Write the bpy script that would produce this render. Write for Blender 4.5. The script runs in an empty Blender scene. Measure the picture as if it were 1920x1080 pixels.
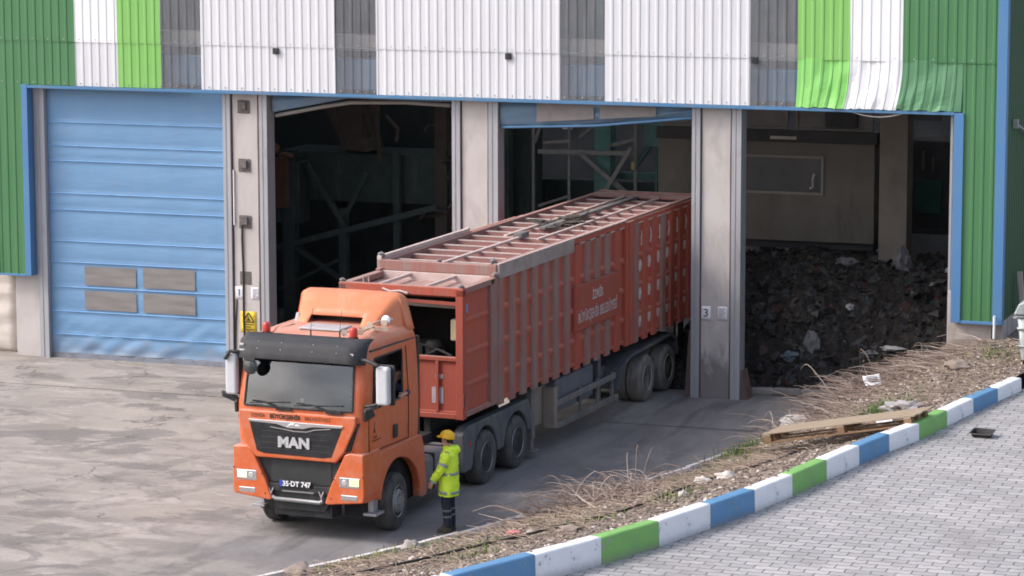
import bpy, bmesh, math, random
import numpy as np
from mathutils import Vector, Matrix, noise
R = math.radians
rnd = random.Random(11)
scene = bpy.context.scene
COL = scene.collection

# ------------------------------------------------------------------ helpers
class MB:
    """collects primitives, then links them as ONE mesh object"""
    def __init__(s): s.v = []; s.f = []; s.m = []; s.cur = 0
    def add(s, vs, fs, M=None):
        n = len(s.v)
        s.v += [tuple(M @ Vector(p)) if M is not None else tuple(p) for p in vs]
        for f in fs: s.f.append([i + n for i in f]); s.m.append(s.cur)
        return s
    def box(s, x0, x1, y0, y1, z0, z1, M=None):
        vs = [(x0,y0,z0),(x1,y0,z0),(x1,y1,z0),(x0,y1,z0),(x0,y0,z1),(x1,y0,z1),(x1,y1,z1),(x0,y1,z1)]
        fs = [(3,2,1,0),(4,5,6,7),(0,1,5,4),(1,2,6,5),(2,3,7,6),(3,0,4,7)]
        return s.add(vs, fs, M)
    def bar(s, a, b, w, h, up=(0,0,1)):
        a = Vector(a); b = Vector(b); d = b - a; L = d.length; d.normalize()
        up = Vector(up); x = d.cross(up)
        if x.length < 1e-4: x = d.cross(Vector((1,0,0)))
        x.normalize(); u = x.cross(d)
        M = Matrix((( d.x, x.x, u.x, a.x),(d.y, x.y, u.y, a.y),(d.z, x.z, u.z, a.z),(0,0,0,1)))
        return s.box(0, L, -w/2, w/2, -h/2, h/2, M)
    def tube(s, pts, r, n=8, cap=True):
        pts = [Vector(p) for p in pts]; rs = r if isinstance(r, (list, tuple)) else [r]*len(pts)
        base = len(s.v); k = len(pts); prev = None
        for i, p in enumerate(pts):
            t = (pts[min(i+1, k-1)] - pts[max(i-1, 0)]).normalized()
            if prev is None:
                a = t.cross(Vector((0,0,1)))
                if a.length < 1e-3: a = t.cross(Vector((1,0,0)))
            else: a = prev - t*prev.dot(t)
            if a.length < 1e-6: a = t.orthogonal()
            a.normalize(); b = t.cross(a); prev = a
            for j in range(n):
                an = 2*math.pi*j/n
                s.v.append(tuple(p + (a*math.cos(an) + b*math.sin(an))*rs[i]))
        for i in range(k-1):
            for j in range(n):
                s.f.append([base+i*n+j, base+i*n+(j+1)%n, base+(i+1)*n+(j+1)%n, base+(i+1)*n+j]); s.m.append(s.cur)
        if cap:
            s.f.append([base+j for j in range(n)][::-1]); s.m.append(s.cur)
            s.f.append([base+(k-1)*n+j for j in range(n)]); s.m.append(s.cur)
        return s
    def lathe(s, prof, n=24, M=None, close=False):
        """profile [(r,h)] about local z"""
        vs = []; fs = []; k = len(prof)
        for r_, h_ in prof:
            for j in range(n):
                an = 2*math.pi*j/n; vs.append((r_*math.cos(an), r_*math.sin(an), h_))
        for i in range(k-1 if not close else k):
            i2 = (i+1) % k
            for j in range(n): fs.append((i*n+j, i*n+(j+1)%n, i2*n+(j+1)%n, i2*n+j))
        if not close:
            if prof[0][0] > 1e-5: fs.append(tuple(range(n))[::-1])
            if prof[-1][0] > 1e-5: fs.append(tuple((k-1)*n+j for j in range(n)))
        return s.add(vs, fs, M)
    def prism(s, poly, d0, d1, axis='y'):
        """polygon in the plane normal to axis, extruded from d0 to d1"""
        def P(a, b, d): return {'x': (d,a,b), 'y': (a,d,b), 'z': (a,b,d)}[axis]
        n = len(poly)
        vs = [P(a,b,d0) for a,b in poly] + [P(a,b,d1) for a,b in poly]
        fs = [tuple(range(n))[::-1], tuple(range(n, 2*n))] + [(i, (i+1)%n, n+(i+1)%n, n+i) for i in range(n)]
        return s.add(vs, fs)
    def loft(s, rings, cap0=True, cap1=True, closed=True, skip=None):
        n = len(rings[0]); base = len(s.v)
        for r_ in rings: s.v += [tuple(p) for p in r_]
        for i in range(len(rings)-1):
            for j in range(n if closed else n-1):
                if skip and skip(i, j): continue
                s.f.append([base+i*n+j, base+i*n+(j+1)%n, base+(i+1)*n+(j+1)%n, base+(i+1)*n+j]); s.m.append(s.cur)
        if cap0: s.f.append([base+j for j in range(n)][::-1]); s.m.append(s.cur)
        if cap1: s.f.append([base+(len(rings)-1)*n+j for j in range(n)]); s.m.append(s.cur)
        return s
    def ico(s, c, rad, sub=1, jit=0.0, sc=(1,1,1), seed=0, M=None):
        bm = bmesh.new(); bmesh.ops.create_icosphere(bm, subdivisions=sub, radius=1.0)
        rr = random.Random(seed); o = Vector((rr.uniform(0,50), rr.uniform(0,50), rr.uniform(0,50)))
        vs = []
        for v in bm.verts:
            k = 1 + jit*noise.noise(v.co*1.7 + o)*2
            p = Vector((v.co.x*sc[0], v.co.y*sc[1], v.co.z*sc[2]))*rad*k
            if M is not None: p = M @ p
            vs.append(p + Vector(c))
        fs = [tuple(v.index for v in f.verts) for f in bm.faces]
        bm.free(); return s.add(vs, fs)
    def build(s, name, mat, parent=None, smooth=None, bevel=0, bseg=2, sub=0, solid=0, recalc=True):
        me = bpy.data.meshes.new(name)
        me.from_pydata(s.v, [], s.f)
        mats = mat if isinstance(mat, (list, tuple)) else [mat]
        for m_ in mats: me.materials.append(m_)
        if len(mats) > 1: me.polygons.foreach_set('material_index', s.m)
        if recalc:
            bm = bmesh.new(); bm.from_mesh(me); bmesh.ops.recalc_face_normals(bm, faces=bm.faces); bm.to_mesh(me); bm.free()
        if smooth is not None:
            for p in me.polygons: p.use_smooth = True
            me.set_sharp_from_angle(angle=R(smooth))
        me.update()
        o = bpy.data.objects.new(name, me); COL.objects.link(o)
        if parent is not None: o.parent = parent
        if solid:
            d = o.modifiers.new('solid', 'SOLIDIFY'); d.thickness = solid; d.offset = -1
        if bevel:
            b = o.modifiers.new('bevel', 'BEVEL'); b.width = bevel; b.segments = bseg; b.limit_method = 'ANGLE'; b.angle_limit = R(35); b.harden_normals = False
        if sub:
            d = o.modifiers.new('sub', 'SUBSURF'); d.levels = sub; d.render_levels = sub
        return o

def thing(name, label, cat, loc=(0,0,0), rotz=0.0, group=None):
    o = bpy.data.objects.new(name, None); COL.objects.link(o)
    o.empty_display_size = 0.3
    o.location = loc; o.rotation_euler = (0,0,rotz); o['label'] = label; o['category'] = cat
    if group: o['group'] = group
    return o
def tag(o, label, cat, group=None):
    o['label'] = label; o['category'] = cat
    if group: o['group'] = group
    return o
def struct(o): o['kind'] = 'structure'; return o
def stuff(o): o['kind'] = 'stuff'; return o
def dup(root, loc, rotz, label=None, group=None):
    r_ = root.copy(); COL.objects.link(r_); r_.location = loc; r_.rotation_euler = (0,0,rotz)
    if label: r_['label'] = label
    if group: r_['group'] = group
    for ch in list(root.children):
        c = ch.copy(); COL.objects.link(c); c.parent = r_
        for g in ch.children:
            d = g.copy(); COL.objects.link(d); d.parent = c
    return r_
def copy_part(o, parent, M):
    c = o.copy(); COL.objects.link(c); c.parent = parent; c.matrix_local = M
    for g in o.children:
        d = g.copy(); COL.objects.link(d); d.parent = c
    return c
def text_mesh(name, body, size, mat, parent, M, depth=0.004, align='CENTER', bold=0.0, sx=1.0):
    cu = bpy.data.curves.new(name, 'FONT'); cu.body = body; cu.size = size; cu.align_x = align; cu.align_y = 'CENTER'
    cu.extrude = depth; cu.offset = bold; cu.resolution_u = 3
    t = bpy.data.objects.new(name, cu); COL.objects.link(t)
    dg = bpy.context.evaluated_depsgraph_get()
    me = bpy.data.meshes.new_from_object(t.evaluated_get(dg))
    bpy.data.objects.remove(t); bpy.data.curves.remove(cu)
    me.transform(M @ Matrix.Diagonal((sx,1,1,1)))
    me.materials.clear(); me.materials.append(mat)
    o = bpy.data.objects.new(name, me); COL.objects.link(o); o.parent = parent
    return o
def basis(o, x, y):
    """matrix with local x -> x, local y -> y, at o"""
    x = Vector(x).normalized(); y = Vector(y).normalized(); z = x.cross(y)
    return Matrix(((x.x,y.x,z.x,o[0]),(x.y,y.y,z.y,o[1]),(x.z,y.z,z.z,o[2]),(0,0,0,1)))

# ------------------------------------------------------------------ materials
class NT:
    def __init__(s, name):
        s.m = bpy.data.materials.new(name); s.m.use_nodes = True
        s.t = s.m.node_tree; s.t.nodes.clear()
        s.out = s.t.nodes.new('ShaderNodeOutputMaterial')
    def n(s, typ, **kw):
        nd = s.t.nodes.new(typ)
        for k, v in kw.items(): setattr(nd, k, v)
        return nd
    def l(s, a, b): s.t.links.new(a, b)
    def coord(s, scale=(1,1,1), rot=(0,0,0), loc=(0,0,0)):
        tc = s.n('ShaderNodeTexCoord'); mp = s.n('ShaderNodeMapping')
        mp.inputs['Scale'].default_value = scale; mp.inputs['Rotation'].default_value = rot; mp.inputs['Location'].default_value = loc
        s.l(tc.outputs['Object'], mp.inputs['Vector']); return mp.outputs[0]
    def noise(s, vec, scale=5, detail=5, rough=.55, dist=0.0):
        nd = s.n('ShaderNodeTexNoise'); nd.inputs['Scale'].default_value = scale; nd.inputs['Detail'].default_value = detail
        nd.inputs['Roughness'].default_value = rough; nd.inputs['Distortion'].default_value = dist
        s.l(vec, nd.inputs['Vector']); return nd.outputs['Fac']
    def ramp(s, fac, a, b, c0=(0,0,0,1), c1=(1,1,1,1)):
        nd = s.n('ShaderNodeValToRGB'); nd.color_ramp.elements[0].position = a; nd.color_ramp.elements[1].position = b
        nd.color_ramp.elements[0].color = c0; nd.color_ramp.elements[1].color = c1
        s.l(fac, nd.inputs[0]); return nd.outputs[0]
    def math(s, op, a, b=None, clamp=False):
        nd = s.n('ShaderNodeMath', operation=op); nd.use_clamp = clamp
        for i, q in enumerate((a, b)):
            if q is None: continue
            if isinstance(q, (int, float)): nd.inputs[i].default_value = q
            else: s.l(q, nd.inputs[i])
        return nd.outputs[0]
    def mix(s, fac, a, b, mode='MIX'):
        nd = s.n('ShaderNodeMix', data_type='RGBA', blend_type=mode)
        for i, q in ((0, fac), (6, a), (7, b)):
            if isinstance(q, (int, float)): nd.inputs[i].default_value = q
            elif isinstance(q, (tuple, list)): nd.inputs[i].default_value = tuple(q) + ((1,) if len(q) == 3 else ())
            else: s.l(q, nd.inputs[i])
        return nd.outputs[2]
    def bsdf(s, col, rough=.6, metal=0.0, spec=.5, coat=0.0, bump=None, bstr=.2, bdist=.02):
        b = s.n('ShaderNodeBsdfPrincipled')
        if isinstance(col, (tuple, list)): b.inputs['Base Color'].default_value = tuple(col[:3]) + (1,)
        else: s.l(col, b.inputs['Base Color'])
        if isinstance(rough, (int, float)): b.inputs['Roughness'].default_value = rough
        else: s.l(rough, b.inputs['Roughness'])
        b.inputs['Metallic'].default_value = metal; b.inputs['Specular IOR Level'].default_value = spec
        b.inputs['Coat Weight'].default_value = coat; b.inputs['Coat Roughness'].default_value = .15
        if bump is not None:
            bp = s.n('ShaderNodeBump'); bp.inputs['Strength'].default_value = bstr; bp.inputs['Distance'].default_value = bdist
            s.l(bump, bp.inputs['Height']); s.l(bp.outputs[0], b.inputs['Normal'])
        s.l(b.outputs[0], s.out.inputs[0]); return b
MATS = {}
def mat(name, col, col2=None, scale=2.5, lo=.45, hi=.7, stretch=(1,1,1), rough=.6, metal=0.0, spec=.4, coat=0.0, bump=0.0, bscale=60, dirt=None, dscale=6, dlo=.55, dhi=.75, rvar=.1):
    if name in MATS: return MATS[name]
    t = NT(name); c = t.coord(stretch)
    n1 = t.noise(c, scale, 7, .6)
    col2 = col2 or tuple(x*.82 for x in col)
    base = t.mix(t.ramp(n1, lo, hi), col, col2)
    if dirt:
        n2 = t.noise(t.coord((1,1,.35)), dscale, 8, .65, .6)
        base = t.mix(t.ramp(n2, dlo, dhi), base, dirt)
    rg = t.math('ADD', t.math('MULTIPLY', n1, rvar*2), rough - rvar)
    bn = t.noise(t.coord(), bscale, 4) if bump else None
    t.bsdf(base, rg, metal, spec, coat, bn, bump, .01)
    MATS[name] = t.m; return t.m
def glass(name, tint, alpha=.35, rough=.03):
    t = NT(name)
    g = t.n('ShaderNodeBsdfGlossy'); g.inputs['Roughness'].default_value = rough; g.inputs['Color'].default_value = (1,1,1,1)
    tr = t.n('ShaderNodeBsdfTransparent'); tr.inputs['Color'].default_value = tuple(tint) + (1,)
    fr = t.n('ShaderNodeFresnel'); fr.inputs['IOR'].default_value = 1.5
    mx = t.n('ShaderNodeMixShader'); t.l(t.math('ADD', fr.outputs[0], alpha, True), mx.inputs[0])
    t.l(tr.outputs[0], mx.inputs[1]); t.l(g.outputs[0], mx.inputs[2]); t.l(mx.outputs[0], t.out.inputs[0])
    return t.m
def emit(name, col, st):
    t = NT(name); e = t.n('ShaderNodeEmission'); e.inputs[0].default_value = tuple(col) + (1,); e.inputs[1].default_value = st
    t.l(e.outputs[0], t.out.inputs[0]); return t.m

DUST = (.23,.20,.18)
m_white = mat('white_sheet', (.65,.655,.685), (.61,.615,.64), 1.2, .4, .75, (1,1,.25), rough=.45, dirt=(.44,.42,.40), dscale=2.6, dlo=.60, dhi=.86)
m_bwhite = mat('bright_white_sheet', (.80,.80,.82), (.76,.76,.78), 1.2, rough=.4)
m_dgreen = mat('dark_green_sheet', (.062,.185,.075), (.075,.205,.09), 1.0, .35, .7, (1,1,.3), rough=.5, dirt=(.09,.2,.1), dscale=1.5, dlo=.6, dhi=.9)
m_dgreen2 = mat('faded_green_sheet', (.09,.235,.115), (.11,.255,.14), 1.3, .35, .7, rough=.5)
m_lgreen = mat('light_green_sheet', (.20,.46,.115), (.235,.50,.14), 1.0, .35, .75, (1,1,.3), rough=.45)
m_bluetrim = mat('blue_trim', (.08,.205,.41), (.095,.215,.39), 1.5, rough=.45, dirt=(.12,.2,.36), dscale=2.5, dlo=.6, dhi=.85)
m_concrete = mat('pillar_concrete', (.51,.475,.46), (.44,.405,.39), 2.2, .4, .7, (1,1,.5), rough=.9, spec=.2, bump=.25, bscale=30, dirt=(.34,.305,.29), dscale=1.3, dlo=.55, dhi=.8)
m_plinth = mat('plinth_concrete', (.47,.415,.385), (.38,.335,.305), 2.2, .4, .7, rough=.9, spec=.2, bump=.3, bscale=30, dirt=(.2,.17,.15), dscale=2, dlo=.5, dhi=.72)
m_galv = mat('galvanised_guide', (.42,.425,.45), (.34,.345,.365), 3, .4, .7, (1,1,.12), rough=.5, metal=.35, dirt=(.27,.25,.24), dscale=2, dlo=.55, dhi=.8)
m_gap = mat('rusty_gap', (.10,.065,.06), None, rough=.9)
m_fabric = None
m_black = mat('black_plastic', (.022,.023,.026), (.035,.035,.037), 6, rough=.5, dirt=(.075,.07,.066), dscale=5, dlo=.5, dhi=.8)
m_rubber = mat('tyre_rubber', (.062,.062,.066), (.085,.083,.083), 5, rough=.85, spec=.2, dirt=(.15,.14,.132), dscale=4, dlo=.42, dhi=.72, bump=.2, bscale=70)
m_dustyrubber = mat('dusty_tyre_rubber', (.12,.115,.11), (.17,.16,.15), 5, .35, .65, rough=.9, spec=.2, dirt=(.25,.23,.21), dscale=4, dlo=.42, dhi=.7, bump=.2, bscale=70)
m_chassis = mat('chassis_grey', (.06,.07,.086), (.09,.095,.107), 3, rough=.65, dirt=(.16,.15,.145), dscale=3, dlo=.42, dhi=.75)
m_chdark = mat('chassis_dark', (.02,.02,.022), (.035,.034,.034), 4, rough=.8, dirt=(.07,.065,.06), dscale=4)
m_dustgrey = mat('dusty_grey_steel', (.15,.145,.145), (.11,.11,.115), 3, rough=.75, dirt=(.24,.215,.195), dscale=3, dlo=.42, dhi=.72)
m_rim = mat('silver_rim', (.36,.37,.38), (.24,.24,.25), 6, rough=.45, metal=.5, dirt=(.2,.19,.18), dscale=7)
m_darkrim = mat('dark_steel_rim', (.20,.205,.225), (.26,.26,.275), 6, rough=.4, metal=.5, dirt=(.2,.185,.17), dscale=7)
m_chrome = mat('chrome', (.85,.85,.87), None, rough=.18, metal=1.0, rvar=.03)
m_silver = mat('silver_paint', (.62,.63,.65), None, rough=.35, metal=.5)
m_whitepl = mat('white_plastic', (.80,.80,.82), (.74,.74,.76), 3, rough=.35)
m_paper = mat('paper', (.78,.77,.80), (.70,.69,.72), 9, rough=.85)
m_ink = mat('ink', (.04,.045,.09), None, rough=.7)
m_yellow = mat('sign_yellow', (.72,.52,.03), (.62,.45,.04), 8, rough=.5, dirt=(.45,.36,.1), dscale=12)
m_inkblack = mat('sign_black', (.03,.025,.02), None, rough=.6)
m_redlamp = mat('red_lamp', (.55,.045,.03), (.42,.04,.03), 9, rough=.25, coat=.5)

def truck_orange():
    t = NT('orange_paint'); c = t.coord()
    n1 = t.noise(c, 1.8, 6)
    base = t.mix(t.ramp(n1, .35, .7), (.60,.115,.028), (.56,.12,.036))
    # dust on everything facing up and film near the bottom edges
    geo = t.n('ShaderNodeNewGeometry'); sp = t.n('ShaderNodeSeparateXYZ'); t.l(geo.outputs['Normal'], sp.inputs[0])
    up = t.math('MULTIPLY', t.math('SUBTRACT', sp.outputs['Z'], .35, True), 1.3, True)
    n2 = t.noise(c, 5, 8, .65)
    d = t.math('ADD', t.math('MULTIPLY', up, .55), t.math('MULTIPLY', t.ramp(n2, .42, .75), .30), True)
    base = t.mix(d, base, (.55,.36,.29))
    sp2 = t.n('ShaderNodeSeparateXYZ'); t.l(c, sp2.inputs[0])
    mud = t.ramp(t.math('ADD', t.math('MULTIPLY', sp2.outputs['Z'], -1.0), t.math('MULTIPLY', t.noise(t.coord((1,1,.6)), 3.5, 9, .7), 1.1)), -.75, -.15)
    base = t.mix(t.math('MULTIPLY', mud, .5), base, (.30,.17,.12))   # road mud on the lower panels
    t.bsdf(base, t.math('ADD', t.math('MULTIPLY', n2, .3), .25), 0, .45, .25)
    return t.m
m_orange = truck_orange()
m_fairing = mat('fairing_orange', (.65,.205,.095), (.62,.22,.115), 1.5, rough=.5, coat=.1, dirt=(.60,.30,.19), dscale=2, dlo=.5, dhi=.85)

def trailer_red(name, a, b, dust, lo, hi):
    t = NT(name); c = t.coord()
    base = t.mix(t.ramp(t.noise(c, 1.5, 6), .35, .7), a, b)
    n2 = t.noise(t.coord((1,1,.25)), 4, 9, .68, .5)
    base = t.mix(t.ramp(n2, lo, hi), base, dust)
    geo = t.n('ShaderNodeNewGeometry'); sp = t.n('ShaderNodeSeparateXYZ'); t.l(geo.outputs['Normal'], sp.inputs[0])
    up = t.math('MULTIPLY', t.math('SUBTRACT', sp.outputs['Z'], .4, True), 1.1, True)
    base = t.mix(up, base, (.40,.26,.225))
    # rust runs
    n3 = t.noise(t.coord((9,9,.5)), 2.2, 6)
    base = t.mix(t.math('MULTIPLY', t.ramp(n3, .58, .76), .45), base, (.13,.07,.05))
    t.bsdf(base, .72, 0, .25, 0, t.noise(c, 45, 4), .12, .01); return t.m
m_red = trailer_red('trailer_red', (.43,.092,.057), (.37,.092,.065), (.26,.15,.125), .48, .86)
m_redclean = trailer_red('trailer_red_panel', (.36,.08,.055), (.32,.085,.06), (.26,.14,.12), .52, .9)
m_reddust = trailer_red('trailer_red_dusty', (.29,.14,.118), (.31,.12,.10), (.26,.205,.19), .40, .70)
m_dustband = mat('dust_band', (.33,.285,.265), (.26,.20,.185), 3, .4, .7, rough=.85)
m_pale = mat('pale_rail', (.54,.44,.41), (.47,.34,.31), 4, .4, .7, rough=.7)
m_cream = mat('cream_box', (.42,.36,.24), (.34,.30,.2), 5, rough=.6, dirt=(.2,.17,.12))
m_glass = glass('cab_glass', (.50,.57,.55), .055, .05)
m_sideglass = glass('side_glass', (.75,.78,.78), .02)
m_cabin_in = mat('cab_interior', (.05,.054,.055), (.075,.08,.08), 3, rough=.8)
m_skin = mat('skin', (.48,.28,.20), (.42,.24,.17), 12, rough=.55)
m_hair = mat('dark_hair', (.02,.015,.012), None, rough=.7)
m_navy = mat('navy_cloth', (.018,.022,.036), (.028,.032,.045), 9, rough=.9, dirt=(.06,.058,.058), dscale=8)
m_hiviz = mat('hiviz_cloth', (.68,.91,.06), (.60,.83,.05), 7, .35, .7, rough=.75, bump=.4, bscale=16)
m_reflect = mat('reflective_tape', (.30,.34,.32), (.22,.25,.24), 9, rough=.4)
m_helmet = mat('helmet_yellow', (.80,.46,.02), None, 5, rough=.35)
EXPOSURE = 0.9
# ------------------------------------------------------------------ world, sun, camera
SUN = Vector((-.66, -.36, .70)).normalized()          # towards the sun: soft light from the left front
w = bpy.data.worlds.new('World'); scene.world = w; w.use_nodes = True
wt = w.node_tree; bg = wt.nodes['Background']
sky = wt.nodes.new('ShaderNodeTexSky'); sky.sky_type = 'NISHITA'; sky.sun_disc = False
sky.sun_elevation = math.asin(SUN.z); sky.sun_rotation = math.atan2(SUN.x, SUN.y)
sky.air_density = 1.0; sky.dust_density = 4.0; sky.ozone_density = 1.0; sky.altitude = 50
hsv = wt.nodes.new('ShaderNodeHueSaturation'); hsv.inputs['Saturation'].default_value = .75   # milky overcast
wt.links.new(sky.outputs[0], hsv.inputs['Color'])
ctc = wt.nodes.new('ShaderNodeTexCoord'); cmp_ = wt.nodes.new('ShaderNodeMapping'); cmp_.inputs['Scale'].default_value = (1.0, 1.0, 2.4); wt.links.new(ctc.outputs['Generated'], cmp_.inputs['Vector'])
cno = wt.nodes.new('ShaderNodeTexNoise'); cno.inputs['Scale'].default_value = 2.6; cno.inputs['Detail'].default_value = 7; cno.inputs['Roughness'].default_value = .55; wt.links.new(cmp_.outputs[0], cno.inputs['Vector'])
crp = wt.nodes.new('ShaderNodeValToRGB'); crp.color_ramp.elements[0].position = .36; crp.color_ramp.elements[1].position = .66; crp.color_ramp.elements[0].color = (.55,.57,.62,1); crp.color_ramp.elements[1].color = (1.5,1.45,1.40,1); wt.links.new(cno.outputs['Fac'], crp.inputs[0])
cmx = wt.nodes.new('ShaderNodeMix'); cmx.data_type = 'RGBA'; cmx.blend_type = 'MULTIPLY'; cmx.inputs[0].default_value = 1.0; wt.links.new(hsv.outputs[0], cmx.inputs[6]); wt.links.new(crp.outputs[0], cmx.inputs[7]); wt.links.new(cmx.outputs[2], bg.inputs[0]); bg.inputs[1].default_value = .15
sl = bpy.data.lights.new('sun', 'SUN'); sl.energy = 1.05; sl.angle = R(16); sl.color = (1.0, .975, .945)
so = bpy.data.objects.new('sun', sl); COL.objects.link(so); so.rotation_euler = SUN.to_track_quat('Z', 'Y').to_euler(); so.location = (-20,-30,40)
cam = bpy.data.cameras.new('camera'); co = bpy.data.objects.new('camera', cam); COL.objects.link(co)
cam.sensor_width = 36; cam.lens = 108.37; cam.clip_start = .5; cam.clip_end = 2000
rt = Vector((.94274,.33351,-.00200)); dn = Vector((.04779,-.14103,-.98885)); fw = Vector((-.33008,.93214,-.14890))
co.matrix_world = Matrix(((rt.x,-dn.x,-fw.x,19.2885),(rt.y,-dn.y,-fw.y,-62.6974),(rt.z,-dn.z,-fw.z,12.2351),(0,0,0,1)))
scene.camera = co
scene.view_settings.view_transform = 'Standard'; scene.view_settings.look = 'None'; scene.view_settings.gamma = 1; scene.view_settings.exposure = EXPOSURE
scene.cycles.filter_width = 1.8; scene.cycles.max_bounces = 8; scene.cycles.diffuse_bounces = 4; scene.cycles.transparent_max_bounces = 12
try: scene.cycles.use_denoising = True
except Exception: pass

# ------------------------------------------------------------------ yard
def yard_mat():
    t = NT('yard_concrete'); c = t.coord()
    base = t.mix(t.ramp(t.noise(c, .5, 11, .7), .36, .64), (.375,.335,.302), (.285,.255,.23))
    base = t.mix(t.math('MULTIPLY', t.ramp(t.noise(c, .13, 6, .6, .6), .46, .62), .6), base, (.235,.21,.192))
    # dusty drag streaks, mostly along the front of the hall
    s1 = t.noise(t.coord((.42,.9,1), (0,0,R(-7))), 1.0, 13, .72, .5)
    base = t.mix(t.math('MULTIPLY', t.ramp(s1, .49, .56), .6), base, (.21,.186,.17))
    s2 = t.noise(t.coord((.5,1.05,1), (0,0,R(24))), 1.2, 12, .72, .6)
    base = t.mix(t.math('MULTIPLY', t.ramp(s2, .56, .60), .45), base, (.47,.425,.39))
    # damp patches with crisp edges
    s3 = t.noise(t.coord((.62,1.0,1), (0,0,R(-18)), (3.1,1.7,0)), .62, 12, .66, .7)
    base = t.mix(t.math('MULTIPLY', t.ramp(s3, .562, .582), .6), base, (.155,.143,.136))
    # tyre arcs in front of the gate: rings round a point on the left
    sp = t.n('ShaderNodeSeparateXYZ'); t.l(c, sp.inputs[0])
    wob = t.math('MULTIPLY', t.noise(c, .5, 3), 1.2)
    dx = t.math('ADD', sp.outputs['X'], 21.0); dy = t.math('ADD', sp.outputs['Y'], 3.0)
    rad = t.math('SQRT', t.math('ADD', t.math('MULTIPLY', dx, dx), t.math('MULTIPLY', dy, dy)))
    ring = t.math('SINE', t.math('MULTIPLY', t.math('ADD', rad, wob), 3.1))
    front = t.math('MULTIPLY', t.ramp(t.math('MULTIPLY', sp.outputs['Y'], -.05), .6, .72), t.ramp(ring, .5, .85))
    base = t.mix(t.math('MULTIPLY', t.math('MULTIPLY', front, t.ramp(t.noise(c, 1.6, 11, .72), .44, .56)), .7), base, (.175,.16,.15))
    # wheel tracks running on from the lorry, and a few cracks
    for xo in (-.35, -2.25):
        ddx = t.math('ADD', t.math('ADD', sp.outputs['X'], t.math('MULTIPLY', t.math('MULTIPLY', t.math('ADD', sp.outputs['Y'], 13.0), t.math('ADD', sp.outputs['Y'], 13.0)), .022)), t.math('ADD', t.math('MULTIPLY', t.noise(c, 1.1, 6, .6), .5), -.25-xo))
        trk = t.math('MULTIPLY', t.ramp(t.math('ABSOLUTE', ddx), .22, .34, (1,1,1,1), (0,0,0,1)), t.ramp(t.math('MULTIPLY', sp.outputs['Y'], -.05), .55, .68))
        base = t.mix(t.math('MULTIPLY', t.math('MULTIPLY', trk, t.ramp(t.noise(c, 2.4, 10, .72), .38, .55)), .75), base, (.125,.113,.108))
    # long sweeping tyre tracks of the lorries that turned in the yard: pairs of arcs
    for cx_, cy_, r0, dark in ((-19.5,-24.0,12.6,1), (-19.5,-24.0,14.6,1), (-22.0,-5.0,16.2,1), (-22.0,-5.0,18.2,1), (-2.5,-30.0,15.4,0), (-2.5,-30.0,17.4,0), (-9.0,-38.0,21.5,1), (-9.0,-38.0,23.5,1)):
        ax = t.math('SUBTRACT', sp.outputs['X'], cx_); ay = t.math('SUBTRACT', sp.outputs['Y'], cy_)
        rr_ = t.math('SQRT', t.math('ADD', t.math('MULTIPLY', ax, ax), t.math('MULTIPLY', ay, ay)))
        dd_ = t.math('ABSOLUTE', t.math('ADD', t.math('SUBTRACT', rr_, r0), t.math('MULTIPLY', t.math('SUBTRACT', t.noise(c, .8, 5, .6), .5), .55)))
        mk = t.math('MULTIPLY', t.ramp(dd_, .14, .27, (1,1,1,1), (0,0,0,1)), t.ramp(t.noise(t.coord((1,1,1), (0,0,0), (r0, cx_, 0)), 1.1, 11, .72), .44, .56))
        base = t.mix(t.math('MULTIPLY', mk, .5), base, (.165,.147,.136) if dark else (.46,.42,.385))
    vor = t.n('ShaderNodeTexVoronoi'); vor.feature = 'DISTANCE_TO_EDGE'; vor.inputs['Scale'].default_value = .22; vor.inputs['Randomness'].default_value = 1.0
    wv = t.n('ShaderNodeVectorMath', operation='ADD'); nz_ = t.n('ShaderNodeTexNoise'); nz_.inputs['Scale'].default_value = 1.3; nz_.inputs['Detail'].default_value = 6; t.l(c, nz_.inputs['Vector']); t.l(c, wv.inputs[0]); t.l(nz_.outputs['Color'], wv.inputs[1]); t.l(wv.outputs[0], vor.inputs['Vector'])
    base = t.mix(t.math('MULTIPLY', t.math('MULTIPLY', t.ramp(vor.outputs['Distance'], .002, .006, (1,1,1,1), (0,0,0,1)), t.ramp(t.noise(c, .6, 4), .48, .56)), .7), base, (.09,.082,.078))
    # leachate-darkened asphalt along the lorry lane, left edge feathered
    wob2 = t.math('MULTIPLY', t.math('SUBTRACT', t.noise(c, .45, 7, .65, .8), .5), 5.5)
    lx = t.math('ADD', t.math('ADD', sp.outputs['X'], wob2), t.math('MULTIPLY', sp.outputs['Y'], -.03))
    lane = t.ramp(t.math('ADD', t.math('MULTIPLY', lx, .12), .62), .18, .50)
    fade = t.ramp(t.math('ADD', t.math('MULTIPLY', t.math('ADD', sp.outputs['Y'], t.math('MULTIPLY', wob2, .6)), .08), 1.6), .06, .34)
    dk = t.mix(t.ramp(t.noise(t.coord((1,.4,1), (0,0,R(-8))), .9, 8, .65, .5), .4, .66), (.175,.168,.173), (.26,.25,.25))
    dk = t.mix(t.math('MULTIPLY', t.ramp(t.noise(t.coord((1.1,.16,1), (0,0,R(-4))), 1.4, 6, .6, .4), .55, .68), .7), dk, (.095,.09,.092))
    base = t.mix(t.math('MULTIPLY', lane, fade), base, dk)
    fine = t.noise(c, 14, 6, .7)
    base = t.mix(t.math('MULTIPLY', t.ramp(fine, .5, .72), .38), base, (.15,.14,.134))
    base = t.mix(t.math('MULTIPLY', t.ramp(t.noise(c, 60, 3), .66, .72), .5), base, (.50,.47,.45))
    rg = t.math('SUBTRACT', .92, t.math('MULTIPLY', t.ramp(s3, .575, .62), .25))
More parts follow.
